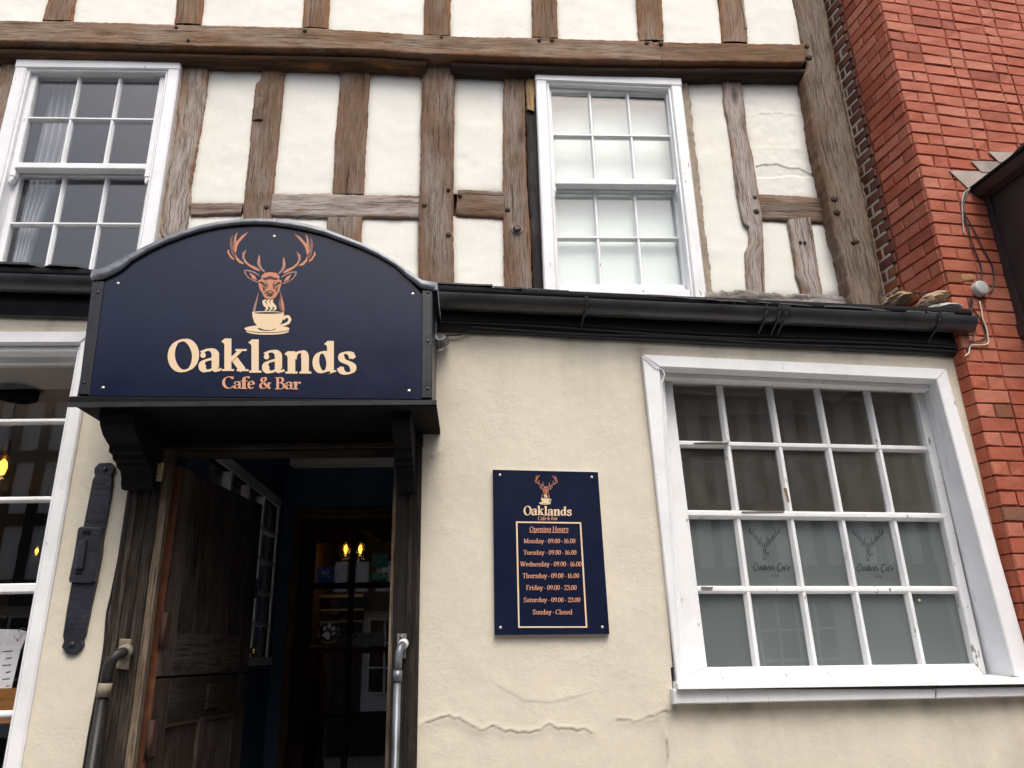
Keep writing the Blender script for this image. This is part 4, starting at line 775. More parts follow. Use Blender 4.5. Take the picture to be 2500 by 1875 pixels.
m.add([(xa, -.362, zs0[1] - th), (xb, -.362, zs1[1] - th), (xb, .01, zs1[1] - th + .004), (xa, .01, zs0[1] - th + .004), (xa + .004, -.358, zs0[1]), (xb - .004, -.358, zs1[1]), (xb - .004, .01, zs1[1] + .004), (xa + .004, .01, zs0[1] + .004), (xa, -.362, zs0[1] - .004), (xb, -.362, zs1[1] - .004), (xb, .01, zs1[1]), (xa, .01, zs0[1])],
      [(0, 1, 9, 8), (8, 9, 5, 4), (1, 2, 10, 9), (9, 10, 6, 5), (3, 0, 8, 11), (11, 8, 4, 7), (4, 5, 6, 7), (3, 2, 1, 0)]); m.build('shelf', BLACKM, can); MB().box(xa - .002, xb + .002, -.366, -.3625, min(zs0[1], zs1[1]) - th + .004, min(zs0[1], zs1[1]) - .002).build('shelf_edge_highlight', BLACK, can)  # matt body darkens the underside, glossier strip added as the front edge highlight
m = MB(); m.box(xa + .004, xb - .004, -.3645, -.357, min(zs0[1], zs1[1]) + .004, min(zs0[1], zs1[1]) + .005)
prof = [(-.30, 0), (-.30, -.03), (-.285, -.065), (-.255, -.095), (-.215, -.115), (-.20, -.12), (-.195, -.145), (-.165, -.150), (-.16, -.165), (-.13, -.172), (-.125, -.185), (-.09, -.195), (-.075, -.22), (-.07, -.245), (-.06, -.262), (-.03, -.262), (-.03, 0)]
for x0, x1, zt0 in ((-1.238, -1.128, zs0[1] - th), (-.268, -.205, zs1[1] - th)):
    m = MB(); n = len(prof); m.add([(x0, y, zt0 + z * .86) for y, z in prof] + [(x1, y, zt0 + z * .86) for y, z in prof], [tuple(range(n)), tuple(range(2 * n - 1, n - 1, -1))] + [(i, n + i, n + (i + 1) % n, (i + 1) % n) for i in range(n)]); m.build('bracket', BLACKM, can)
MB().prism([(x, z) for x, z in (XZ(zA(*q), -.05) for q in ((590, 440), (652, 428), (628, 573), (583, 572)))], -.05, -.03, .001).build('alarm_plate', plain('cream_plate', (.45, .40, .24), .6, .2, 50, .2), can)
for x, y in ((606, 462), (608, 520), (600, 558), (632, 442)): p = P(zA(x, y), -.052); MB().lathe((p[0], p[1], p[2]), [(0, 0), (.003, 0), (.003, .004)], 8, 'Y').build('plate_hole', BLACKM, can)
for x, y in ((322, 447), (237, 1040), (1210, 180), (1997, 507), (1976, 1058)):
    p = P(z4(x, y), YC); MB().lathe((p[0], p[1] - .003, p[2]), [(0, 0), (.004, .0), (.0055, .0015), (.006, .004)], 12, 'Y').build('screw', SCREW, can, True)
for x, y in ((208, 498), (128, 1010), (2085, 498), (2083, 775), (2081, 1045)):
    p = P(z4(x, y), YC - .006); MB().lathe((p[0], p[1] - .003, p[2]), [(0, 0), (.004, .0), (.0055, .0015), (.006, .004)], 10, 'Y').build('screw', BLACK, can, True)

# ------------------------------------------------------------------ lettering: a broad-nib serif drawn from strokes
def arc(cx, cy, rx, ry, a0, a1, n=26): return [(cx + rx * math.cos(math.radians(a0 + (a1 - a0) * i / n)), cy + ry * math.sin(math.radians(a0 + (a1 - a0) * i / n))) for i in range(n + 1)]
def bez(p0, p1, p2, p3, n=14): return [tuple((1 - t) ** 3 * a + 3 * (1 - t) ** 2 * t * b + 3 * (1 - t) * t * t * c + t ** 3 * d for a, b, c, d in zip(p0, p1, p2, p3)) for t in (i / n for i in range(n + 1))]
def S(x0, x1, y): return ('R', [(x0, y), (x1, y), (x1, y + .045), (x0, y + .045)])
def flag(x, y, w=.10): return ('R', [(x - w, y - .055), (x, y - .005), (x, y - .13), (x - .02, y - .13), (x - .04, y - .085), (x - w, y - .095)])
def ball(x, y, r): return ('R', arc(x, y, r, r, 0, 360, 14)[:-1])
def dot(x, y, r=.06): return ball(x, y, r)
GL = {
 'O': [arc(.36, .36, .27, .335, 90, 450, 40)], 'C': [arc(.36, .36, .28, .335, 48, 318, 36), ('R', [(.50, .56), (.58, .56), (.60, .72), (.56, .72)])],
 'a': [arc(.225, .36, .145, .115, 160, 0) + [(.37, .3), (.37, .12)] + bez((.37, .12), (.37, .03), (.42, .01), (.5, .06), 8), bez((.37, .29), (.26, .27), (.085, .26), (.085, .135)) + bez((.085, .135), (.085, -.01), (.27, -.02), (.37, .12))[1:], ball(.105, .355, .06)],
 'k': [[(.13, 0), (.13, .74)], flag(.06, .74, .07), S(-.0, .27, 0), [(.16, .22), (.42, .47)], S(.30, .56, .455), [(.24, .33), (.47, .02)], S(.33, .60, 0)],
 'l': [[(.13, 0), (.13, .74)], flag(.06, .74, .07), S(-.0, .27, 0)], 'h': [[(.13, 0), (.13, .74)], flag(.06, .74, .07), S(0, .26, 0), bez((.17, .33), (.2, .48), (.42, .56), (.42, .33)) + [(.42, 0)], S(.3, .55, 0)],
 'n': [[(.13, 0), (.13, .49)], flag(.06, .50, .07), S(0, .26, 0), bez((.17, .33), (.2, .48), (.42, .56), (.42, .33)) + [(.42, 0)], S(.3, .55, 0)],
 'd': [arc(.235, .25, .165, .225, 90, 450, 32), [(.42, .03), (.42, .74)], flag(.35, .74, .07), ('R', [(.42, 0), (.42, .05), (.56, .06), (.56, .03), (.38, -.03)])],
 's': [bez((.355, .36), (.34, .51), (.085, .54), (.085, .385)) + bez((.085, .385), (.085, .25), (.37, .27), (.37, .125))[1:] + bez((.37, .125), (.37, -.04), (.08, -.04), (.06, .14))[1:], ('R', [(.33, .34), (.39, .34), (.39, .50), (.36, .50)]), ('R', [(.04, .0), (.07, .0), (.10, .16), (.04, .16)])],
 'f': [[(.13, 0), (.13, .50)] + bez((.13, .50), (.13, .70), (.24, .75), (.34, .66)), S(0, .27, 0), S(0, .30, .44), ball(.33, .655, .05)],
 'e': [[(.09, .275), (.37, .275)], arc(.235, .25, .155, .225, 8, 318, 30)],
 '&': [bez((.46, .10), (.30, .36), (.10, .44), (.15, .58)) + bez((.15, .58), (.19, .74), (.40, .72), (.36, .55))[1:] + bez((.36, .55), (.32, .42), (.08, .36), (.08, .18))[1:] + bez((.08, .18), (.08, -.06), (.46, -.06), (.55, .34))[1:], S(.45, .66, .34), [(.33, .28), (.60, .01)]],
 'B': [[(.14, 0), (.14, .72)], S(0, .36, 0), S(0, .34, .675), bez((.2, .70), (.50, .74), (.50, .40), (.2, .40)), bez((.2, .395), (.60, .42), (.60, -.02), (.2, .02))],
 'r': [[(.13, 0), (.13, .49)], flag(.06, .50, .07), S(0, .27, 0), bez((.17, .30), (.2, .44), (.28, .49), (.37, .44)), ball(.36, .41, .06)],
 'p': [[(.13, -.2), (.13, .49)], flag(.06, .50, .07), S(0, .27, -.2), arc(.29, .25, .16, .225, 90, 450, 30)], 'i': [[(.13, 0), (.13, .49)], flag(.06, .50, .07), S(0, .26, 0), dot(.12, .65)],
 'g': [arc(.22, .30, .14, .175, 90, 450, 28), bez((.15, .14), (.02, .03), (.14, .04), (.25, .03)) + bez((.25, .03), (.5, .0), (.4, -.22), (.2, -.2))[1:] + bez((.2, -.2), (.0, -.2), (.02, -.05), (.14, .01))[1:], ('R', [(.32, .42), (.45, .46), (.45, .50), (.3, .48)])],
 'o': [arc(.235, .25, .165, .225, 90, 450, 30)], 'u': [[(.13, .49), (.13, .18)] + bez((.13, .18), (.13, -.04), (.34, .0), (.40, .14)), flag(.06, .5, .07), [(.42, .0), (.42, .49)], flag(.35, .5, .07)],
 'y': [[(.06, .48), (.25, .06)], [(.44, .48), (.2, -.14)], S(-.04, .2, .455), S(.33, .54, .455), ball(.14, -.16, .06)],
 'M': [[(.11, .0), (.11, .70)], [(.12, .72), (.40, .05)], [(.38, .02), (.66, .72)], [(.69, 0), (.69, .72)], S(0, .22, 0), S(.56, .82, 0), S(0, .16, .675), S(.64, .82, .675)],
 'T': [[(.31, 0), (.31, .70)], S(.18, .44, 0), ('R', [(.0, .67), (.62, .67), (.62, .72), (.0, .72)]), ('R', [(.0, .52), (.03, .52), (.05, .68), (.0, .68)]), ('R', [(.59, .52), (.62, .52), (.62, .68), (.57, .68)])],
 'H': [[(.14, 0), (.14, .72)], [(.58, 0), (.58, .72)], S(0, .28, 0), S(.44, .72, 0), S(0, .28, .675), S(.44, .72, .675), ('R', [(.14, .35), (.58, .35), (.58, .40), (.14, .40)])],
 'W': [[(.08, .70), (.30, .02)], [(.28, .02), (.48, .66)], [(.42, .70), (.66, .02)], [(.64, .02), (.88, .70)], S(-.02, .2, .675), S(.32, .54, .675), S(.78, .98, .675)],
 'F': [[(.14, 0), (.14, .72)], S(0, .30, 0), ('R', [(0, .67), (.52, .67), (.52, .72), (0, .72)]), ('R', [(.14, .35), (.4, .35), (.4, .40), (.14, .40)]), ('R', [(.49, .52), (.52, .52), (.52, .68), (.46, .68)])],
 'S': [bez((.46, .55), (.42, .74), (.09, .76), (.09, .54)) + bez((.09, .54), (.09, .36), (.47, .38), (.47, .18))[1:] + bez((.47, .18), (.47, -.05), (.10, -.05), (.06, .18))[1:], ('R', [(.43, .52), (.49, .52), (.49, .72), (.46, .72)]), ('R', [(.03, .0), (.06, .0), (.10, .2), (.03, .2)])],
 't': [[(.14, .62), (.14, .12)] + bez((.14, .12), (.15, -.01), (.27, .0), (.32, .08), 8), S(.02, .31, .44)],
 '0': [arc(.25, .36, .17, .33, 90, 450, 32)], '1': [[(.16, 0), (.16, .70)], S(.02, .3, 0), ('R', [(.0, .58), (.16, .72), (.16, .64)])],
 '6': [arc(.25, .22, .16, .195, 90, 450, 28), bez((.09, .24), (.09, .50), (.2, .66), (.38, .71))], '9': [arc(.25, .50, .16, .195, 90, 450, 28), bez((.41, .48), (.41, .22), (.3, .06), (.12, .01))],
 '2': [bez((.08, .54), (.10, .76), (.42, .76), (.40, .52)) + bez((.40, .52), (.38, .34), (.14, .2), (.06, .03))[1:], ('R', [(.05, 0), (.43, 0), (.45, .18), (.42, .18), (.38, .09), (.05, .07)]), ball(.10, .54, .06)],
 '3': [bez((.08, .58), (.12, .76), (.40, .74), (.36, .54)) + bez((.36, .54), (.34, .42), (.26, .40), (.2, .39))[1:], bez((.2, .39), (.50, .40), (.48, -.02), (.22, .0)) + bez((.22, .0), (.10, .0), (.06, .08), (.07, .16))[1:], ball(.10, .56, .05), ball(.10, .15, .05)],
 '.': [dot(.08, .05, .055)], '-': [('R', [(.04, .23), (.24, .23), (.24, .285), (.04, .285)])],
}
ADV = {'O': .74, 'C': .66, 'a': .50, 'k': .58, 'l': .28, 'h': .56, 'n': .56, 'd': .55, 's': .45, 'f': .32, 'e': .45, '&': .68, 'B': .60, 'r': .42, 'p': .52, 'i': .28, 'g': .47, 'o': .48, 'u': .54, 'y': .50, 'M': .84, 'T': .60, 'H': .74, 'W': .98, 'F': .54, 'S': .56, 't': .33, '0': .48, '1': .32, '6': .50, '9': .50, '2': .48, '3': .48, '.': .17, '-': .30, ' ': .2}
def strip(pts, W_, ang=16, mn=.05):
    """polygon pieces of one pen stroke"""
    p = np.array(pts, float); d = np.gradient(p, axis=0); d /= np.linalg.norm(d, axis=1)[:, None] + 1e-9
    if np.allclose(p[0], p[-1]): d[0] = d[-1] = (d[0] + d[-1]) / np.linalg.norm(d[0] + d[-1])
    sa, ca = math.sin(math.radians(ang)), math.cos(math.radians(ang)); w = np.maximum(W_ * np.abs(d[:, 0] * sa - d[:, 1] * ca), mn) / 2
    nrm = np.stack([-d[:, 1], d[:, 0]], 1); return p + nrm * w[:, None], p - nrm * w[:, None]
def glyph(ch, W_=.155, mn=.05, ang=14):
    polys = []
    for s in GL.get(ch, []):
        if s and s[0] == 'R': polys.append(('P', np.array(s[1])))
        else: polys.append(('S', strip(s, W_, ang, mn)))
    return polys
def gbox(polys):
    a = np.concatenate([q if k == 'P' else np.concatenate(q) for k, q in polys]); return a.min(0), a.max(0)
_lay = [0]
class Print:
    """flat print on the plane y = Y; layers 0.05 mm apart"""
    def __init__(s, Y): s.Y = Y; s.m = {}; s.k = 0
    def poly(s, pts, mat):
        s.k += 1; y = s.Y - .0006 - .00003 * (s.k % 60); m = s.m.setdefault(mat.name, MB()); q = [XZ(p, s.Y) for p in pts]
        m.add([(a, y, b) for a, b in q], [tuple(range(len(q)))])
    def strip(s, A, B, mat):
        s.k += 1; y = s.Y - .0006 - .00003 * (s.k % 60); m = s.m.setdefault(mat.name, MB()); n = len(A)
        qa = [XZ(p, s.Y) for p in A]; qb = [XZ(p, s.Y) for p in B]; m.add([(a, y, b) for a, b in qa + qb], [(i, i + 1, n + i + 1, n + i) for i in range(n - 1)])
    def stroke(s, pts, ws, mat, f):
        p = np.array(pts, float); n = len(p); t = np.linspace(0, n - 1, n * 6); pp = np.stack([np.interp(t, range(n), p[:, k]) for k in (0, 1)], 1)
        for _ in range(3): pp[1:-1] = (pp[:-2] + 2 * pp[1:-1] + pp[2:]) / 4
        w = np.interp(t, np.linspace(0, n - 1, len(ws)), ws) / 2; d = np.gradient(pp, axis=0); d /= np.linalg.norm(d, axis=1)[:, None] + 1e-9; nn = np.stack([-d[:, 1], d[:, 0]], 1)
        s.strip([f(*q) for q in pp + nn * w[:, None]], [f(*q) for q in pp - nn * w[:, None]], mat)
    def put(s, polys, f, mat):
        for k, q in polys:
            if k == 'P': s.poly([f(*a) for a in q], mat)
            else: s.strip([f(*a) for a in q[0]], [f(*a) for a in q[1]], mat)
    def fit(s, ch, box, z, mat, W_=.155, mn=.05, slope=0):
        g = glyph(ch, W_, mn); lo, hi = gbox(g); x0, x1, yt, yb = box
        s.put(g, lambda x, y: z(x0 + (x - lo[0]) / (hi[0] - lo[0]) * (x1 - x0), yb + (y - lo[1]) / (hi[1] - lo[1]) * (yt - yb)), mat)
    def line(s, text, x0, x1, yt, yb, z, mat, W_=.13, mn=.05, cap=.72, skew=0):
        x = 0; items = []
        for ch in text: items.append((ch, x)); x += ADV[ch]
        sc = (x1 - x0) / x; vy = (yb - yt) / cap
        for ch, gx_ in items:
            if ch != ' ': s.put(glyph(ch, W_, mn), lambda a, b: z(x0 + (gx_ + a) * sc + skew * b * vy, yb - b * vy), mat)
    def build(s, name, parent, kind='stuff'):
        for k, m in s.m.items():
            o = m.build(name, bpy.data.materials[k], parent)
            if kind: o['kind'] = kind
        s.m = {}
def stag(pr, f):
    A = [([(618, 668), (540, 640), (470, 600), (400, 540), (365, 470), (370, 400), (425, 355), (402, 420), (395, 470), (430, 530), (480, 570), (560, 605), (612, 640)], COPPER),
         ([(390, 565), (320, 545), (272, 490), (262, 400), (290, 460), (330, 505), (380, 540)], COPPER), ([(248, 470), (205, 390), (182, 270), (195, 190), (232, 138), (222, 210), (225, 300), (240, 380), (258, 440)], COPD),
         ([(262, 400), (230, 330), (235, 230), (265, 140), (300, 95), (282, 160), (274, 240), (300, 220), (360, 150), (455, 95), (400, 160), (330, 240), (295, 300), (285, 350), (270, 400)], COPPER), ([(236, 330), (236, 230), (250, 180), (256, 250), (252, 340)], COPD),
         ([(250, 505), (200, 480), (150, 400), (150, 370), (172, 345), (175, 390), (210, 450), (250, 485)], COPPER), ([(690, 682), (640, 655), (590, 590), (582, 530), (600, 450), (612, 425), (625, 480), (625, 550), (645, 610), (688, 660)], MAUVE), ([(592, 540), (602, 460), (612, 430), (620, 500), (612, 570)], COPPER),
         ([(400, 545), (372, 470), (380, 400), (412, 372), (398, 430), (400, 480)], MAUVE)]
    for p, m_ in A:
        pr.poly([f(*q) for q in p], m_); pr.poly([f(1575 - x, y + 30) for x, y in p], m_)
    E_ = [([(388, 650), (450, 645), (540, 670), (610, 720), (615, 740), (530, 690), (450, 667), (408, 662), (432, 720), (482, 772), (592, 815), (586, 832), (520, 805), (440, 757), (400, 700)], MAUVE), ([(465, 685), (545, 730), (580, 795), (510, 770)], COPPER)]
    for p, m_ in E_: pr.poly([f(*q) for q in p], m_); pr.poly([f(1545 - x, y + 22) for x, y in p], m_)
    pr.poly([f(*q) for q in ((605, 950), (575, 1050), (540, 1150), (515, 1255), (552, 1250), (572, 1150), (592, 1050))], MAUVE); pr.poly([f(*q) for q in ((910, 940), (945, 1040), (970, 1150), (975, 1260), (935, 1250), (905, 1200), (890, 1120), (915, 1050))], COPD)
    pr.poly([f(*q) for q in ((932, 1030), (968, 1150), (974, 1256), (950, 1240), (930, 1120))], COPPER)
    pr.poly([f(*q) for q in ((690, 690), (770, 680), (862, 692), (905, 740), (900, 790), (935, 802), (936, 842), (915, 905), (905, 950), (842, 1050), (770, 1076), (692, 1052), (628, 950), (606, 890), (598, 800), (640, 782), (640, 740))], COPPER)
    D = [([(645, 765), (700, 760), (770, 735), (845, 762), (895, 768), (860, 800), (770, 782), (690, 800)], INK), ([(600, 828), (650, 812), (700, 850), (725, 880), (700, 892), (640, 850)], INK), ([(936, 836), (890, 818), (845, 852), (815, 880), (840, 892), (900, 856)], INK), ([(655, 868), (690, 925), (690, 985), (668, 940)], INK), ([(890, 872), (850, 930), (850, 988), (876, 940)], INK),
         ([(690, 800), (720, 840), (735, 890), (722, 930), (735, 860), (715, 815)], INK), ([(850, 805), (822, 845), (806, 890), (820, 930), (804, 860), (826, 818)], INK), ([(692, 990), (718, 958), (770, 942), (818, 962), (828, 992), (812, 1018), (770, 1042), (716, 1020)], INK), ([(725, 972), (770, 957), (808, 974), (770, 986)], COPPER), ([(706, 1000), (722, 990), (735, 1012), (715, 1015)], COPPER), ([(835, 1000), (808, 992), (800, 1012), (820, 1015)], COPPER),
         ([(640, 950), (665, 1005), (660, 1050), (630, 960)], INK), ([(672, 870), (712, 880), (710, 930), (690, 940)], COPD), ([(815, 880), (858, 870), (850, 925), (822, 938)], COPD)]
    for p, m_ in D: pr.poly([f(*q) for q in p], m_)
    for dx in (0, 62, 118): pr.stroke([(712 + dx * .85, 1078), (672 + dx * .95, 1105), (690 + dx, 1150), (725 + dx, 1185), (728 + dx, 1215), (690 + dx, 1238)], (14, 40, 46, 38, 30, 8), CREAM, f)
    el = lambda cx, cy, rx, ry, a0=0, a1=360, n=36: [(cx + rx * math.cos(math.radians(a0 + (a1 - a0) * i / n)), cy + ry * math.sin(math.radians(a0 + (a1 - a0) * i / n))) for i in range(n + (a1 - a0 < 360))]
    pr.poly([f(*q) for q in el(732, 1535, 310, 52)], CREAM); pr.poly([f(*q) for q in el(724, 1506, 330, 58)], INK); pr.poly([f(*q) for q in el(724, 1500, 326, 52)], CREAM); pr.poly([f(*q) for q in el(722, 1498, 128, 34)], INK)
    pr.stroke([(965, 1370), (985, 1325), (1030, 1322), (1058, 1365), (1035, 1415), (975, 1440), (900, 1455)], (30, 38, 44, 44, 40, 34, 18), CREAM, f)
    pr.poly([f(*q) for q in ((510, 1258), (600, 1248), (740, 1245), (880, 1252), (972, 1268), (962, 1350), (930, 1420), (852, 1492), (790, 1520), (690, 1516), (610, 1488), (542, 1410), (515, 1330))], CREAM); pr.poly([f(*q) for q in el(742, 1272, 205, 14)], INK)
pr = Print(YC); stag(pr, zD); pr.build('stag_emblem', can)
for ch, b in (('O', (88, 428, 78, 440)), ('a', (420, 674, 180, 441)), ('k', (672, 985, 75, 438)), ('l', (965, 1099, 83, 442)), ('a', (1105, 1352, 195, 451)), ('n', (1352, 1637, 200, 452)), ('d', (1650, 1908, 100, 458)), ('s', (1915, 2125, 212, 465))):
    if ch == 'k': b = (672, 960, 75, 438)
    if ch == 'l': b = (962, 1099, 83, 442)
    pr.fit(ch, b, zJ, CREAM, .165, .052); pr.build('letter', can, None)
for ch, b in (('C', (675, 800, 482, 615)), ('a', (795, 888, 535, 616)), ('f', (876, 975, 482, 618)), ('e', (948, 1030, 530, 619)), ('&', (1075, 1205, 490, 622)), ('B', (1247, 1360, 492, 624)), ('a', (1355, 1447, 540, 623)), ('r', (1440, 1528, 540, 625))): pr.fit(ch, b, zJ, ORANGE, .15, .045); pr.build('letter', can, None)

# ------------------------------------------------------------------ opening-hours board
hb = thing('opening_hours_board', 'navy opening-hours board screwed to the cream wall between door and window', 'sign', loc=(.28, 0, 1.66))
YH = -.022; hq = [XZ(zH(*p), YH) for p in ((50, 64), (1041, 87), (1150, 1613), (66, 1622))]
MB().prism(hq, YH, YH + .006).build('board', NAVYM, hb)
cx_ = sum(p[0] for p in hq) / 4; cz_ = sum(p[1] for p in hq) / 4
MB().prism([(cx_ + (x - cx_) * .998, cz_ + (z - cz_) * .998) for x, z in hq], YH + .006, .004).build('backing', plain('white_board_edge', (.55, .57, .58), .5, .1, 50, .1), hb)
for x, y in ((117, 114), (983, 136), (122, 1552), (1082, 1548)):
    p = P(zH(x, y), YH); MB().lathe((p[0], p[1] - .003, p[2]), [(0, 0), (.0035, .0), (.005, .0015), (.0055, .004)], 12, 'Y').build('screw', SCREW, hb, True)
pr = Print(YH); fH = lambda x, y: zH(445 + (x - 150) * (660 - 445) / 1270, 113 + (y - 95) * (395 - 113) / 1495); stag(pr, fH)
fj = lambda x, y: zH(340 + (x - 88) * (794 - 340) / 2037, 405 + (y - 75) * (502 - 405) / 392)
for ch, b in (('O', (88, 428, 78, 440)), ('a', (420, 674, 180, 441)), ('k', (672, 960, 75, 438)), ('l', (962, 1099, 83, 442)), ('a', (1105, 1352, 195, 451)), ('n', (1352, 1637, 200, 452)), ('d', (1650, 1908, 100, 458)), ('s', (1915, 2125, 212, 465))): pr.fit(ch, b, fj, CREAM, .165, .055)
pr.line('Cafe & Bar', 475, 662, 505, 540, zH, ORANGE, .13, .05)
for a, b, c, d in (((268, 552), (882, 560), (880, 574), (282, 566)), ((868, 560), (882, 560), (941, 1553), (926, 1553)), ((290, 1554), (941, 1553), (940, 1540), (302, 1540)), ((268, 552), (283, 552), (304, 1554), (290, 1554))): pr.poly([zH(*q) for q in (a, b, c, d)], CREAM)
pr.line('Opening Hours', 395, 764, 600, 648, zH, ORANGE, .12, .05); pr.poly([zH(*q) for q in ((393, 650), (565, 652), (565, 658), (393, 656))], ORANGE); pr.poly([zH(*q) for q in ((606, 652), (760, 654), (760, 660), (606, 658))], ORANGE)
for tx, a, b, t, y in (('Monday - 09.00 - 16.00', 343, 829, 714, 758), ('Tuesday - 09.00 - 16.00', 338, 838, 822, 866), ('Wednesday - 09.00 - 16.00', 308, 886, 930, 976), ('Thursday - 09.00 - 16.00', 330, 864, 1040, 1086), ('Friday - 09.00 - 23.00', 363, 840, 1152, 1198), ('Saturday - 09.00 - 23.00', 340, 874, 1268, 1312), ('Sunday - Closed', 425, 799, 1382, 1428)): pr.line(tx, a, b, t, y, zH, ORANGE, .125, .05)
pr.build('lettering', hb)

# ------------------------------------------------------------------ print on the frosted panes
FINK = flat('frosted_ink', (.05, .06, .06), .6); FINK2 = flat('frosted_ink_faint', (.08, .1, .1), .6)
def outline_stag(pr, ox, oy):
    f = lambda x, y: zK(ox + x, oy + y); s = lambda pts, w=(6.5,): pr.stroke(pts, w * 2 if len(w) == 1 else w, FINK, f)
    for mx in (1, -1):
        g = lambda pts: [(340 + mx * (x - 340), y) for x, y in pts]
        s(g([(300, 375), (255, 345), (222, 300), (200, 250), (205, 232)])); s(g([(310, 368), (270, 335), (240, 300), (228, 270), (240, 240)])); s(g([(312, 360), (305, 335), (312, 318)])); s(g([(282, 345), (262, 322), (262, 300)])); s(g([(222, 300), (195, 275), (192, 245)]))
        s(g([(318, 380), (300, 376), (280, 376), (288, 395), (315, 405)])); s(g([(318, 380), (322, 420), (330, 455), (340, 480)])); s(g([(330, 480), (326, 505), (335, 530), (360, 545)])); s(g([(336, 385), (340, 430), (350, 470)]))
    s([(318, 380), (345, 378), (380, 380)]); s([(355, 475), (372, 470), (385, 478), (375, 490), (358, 487), (355, 475)])
    W_ = .035
    for ch, x0, x1, yt, yb in (('O', 228, 272, 565, 650), ('a', 278, 302, 600, 640), ('k', 302, 326, 585, 640), ('l', 326, 342, 585, 640), ('a', 342, 366, 600, 640), ('n', 366, 388, 600, 640), ('d', 388, 414, 585, 640), ('s', 416, 436, 610, 640), ('C', 455, 500, 570, 655), ('a', 502, 526, 600, 640), ('f', 528, 552, 585, 645), ('e', 554, 580, 605, 640)):
        st = [q for q in GL[ch] if q[0] != 'R']; ps = [('S', strip(q, .12, 14, .10)) for q in st]; lo, hi = gbox(ps)
        pr.put(ps, lambda x, y: f(x0 + (x - lo[0]) / (hi[0] - lo[0] + 1e-6) * (x1 - x0) + (y - lo[1]) * 14, yb + (y - lo[1]) / (hi[1] - lo[1]) * (yt - yb)), FINK)
    pr.line('& Bar', 400, 480, 676, 706, f, FINK2, .10, .07)
pr = Print(YG + .0158); outline_stag(pr, 0, 0); outline_stag(pr, 1000, 8); pr.build('window_print', bigw)

# ------------------------------------------------------------------ brick building on the right
def brick_mat(name, base, alt, dark, mott=.5):
    m, t, b = new_mat(name); v = coords(t, 'Object'); oi = t.nodes.new('ShaderNodeObjectInfo'); n1 = noise(t, v, 14, 6, .6); n2 = noise(t, v, 60, 5, .65)
    gm = t.nodes.new('ShaderNodeNewGeometry')
    c = mixc(t, base, alt, ramp(t, oi.outputs['Random'], [(.2, 0), (.95, .8)])); c = mixc(t, c, alt, ramp(t, n1, [(.45, 0), (.75, mott)])); c = mixc(t, c, dark, ramp(t, n2, [(.27, .9), (.40, 0)]))
    wp = noise(t, gm.outputs['Position'], 2.6, 5, .62); c = mixc(t, c, tuple(x * .8 for x in base), ramp(t, wp, [(.45, 0), (.7, .6)])); c = mixc(t, c, dark, ramp(t, oi.outputs['Random'], [(.05, .45), (.10, 0)]))
    c = mixc(t, c, tuple(x * .55 for x in dark), ramp(t, noise(t, v, 120, 3), [(.24, 1), (.28, 0)]))
    t.links.new(c, b.inputs['Base Color']); b.inputs['Roughness'].default_value = .72; b.inputs['Specular IOR Level'].default_value = .3; bump(t, b, mixc(t, n1, n2, .6), .8, .006); return m
RED = brick_mat('painted_brick', (.36, .088, .045), (.47, .18, .115), (.18, .044, .028), .7); BRN = brick_mat('brown_brick', (.13, .052, .035), (.20, .085, .05), (.06, .035, .03)); BARE = brick_mat('bare_brick', (.27, .09, .035), (.16, .09, .06), (.12, .05, .03))
REDM = plain('painted_mortar', (.24, .058, .034), .9, .3, 90, .7, dist=.005); WMOR = plain('white_pointing', (.62, .56, .48), .9, .15, 90, .5, dist=.004)
bk = thing('brick_building', 'red painted brick house corner standing beside the timber-framed cafe', 'building', loc=(2.6, .3, 0))
KC = np.array([1.972, -.058]); ang_f, ang_r = math.radians(8), math.radians(10.5); ef = np.array([math.cos(ang_f), math.sin(ang_f)]); er = np.array([-math.sin(ang_r), math.cos(ang_r)])
ROW = .0578; JT = .006
def kpt(s, face): return KC + (ef if face else er) * s
def sheet(name, face, s0, s1, z0, z1_, rec, mat):
    e = ef if face else er; nrm = np.array([e[1], -e[0]]) if face else np.array([-e[1], e[0]]); nrm = nrm if (nrm[1] < 0 if face else nrm[0] < 0) else -nrm
    a = KC + e * s0 - nrm * rec; b = KC + e * s1 - nrm * rec; c = b - nrm * .08; d = a - nrm * .08
    MB().add([(*a, z0), (*b, z0), (*c, z0), (*d, z0), (*a, z1_), (*b, z1_), (*c, z1_), (*d, z1_)], [(0, 1, 5, 4), (1, 2, 6, 5), (2, 3, 7, 6), (3, 0, 4, 7), (4, 5, 6, 7), (3, 2, 1, 0)]).build(name, mat, bk)
sheet('mortar', True, .01, 4.0, 0, 6.4, .005, REDM); sheet('mortar', False, .012, .285, 0, 6.4, .005, REDM); sheet('mortar', False, .272, .42, 0, 6.4, -.0005, WMOR)
MB().add([(*q, z) for z in (0, 6.4) for q in (kpt(.02, True) + (0.0, .085), kpt(4.0, True) + (0, .085), kpt(4.0, True) + (0, 3.5), kpt(.4, False) + (.1, 3.3), kpt(.4, False) + (.09, .0))], [(0, 1, 6, 5), (1, 2, 7, 6), (2, 3, 8, 7), (3, 4, 9, 8), (4, 0, 5, 9), (5, 6, 7, 8, 9)]).build('house_core', REDM, bk)
_bm = {}
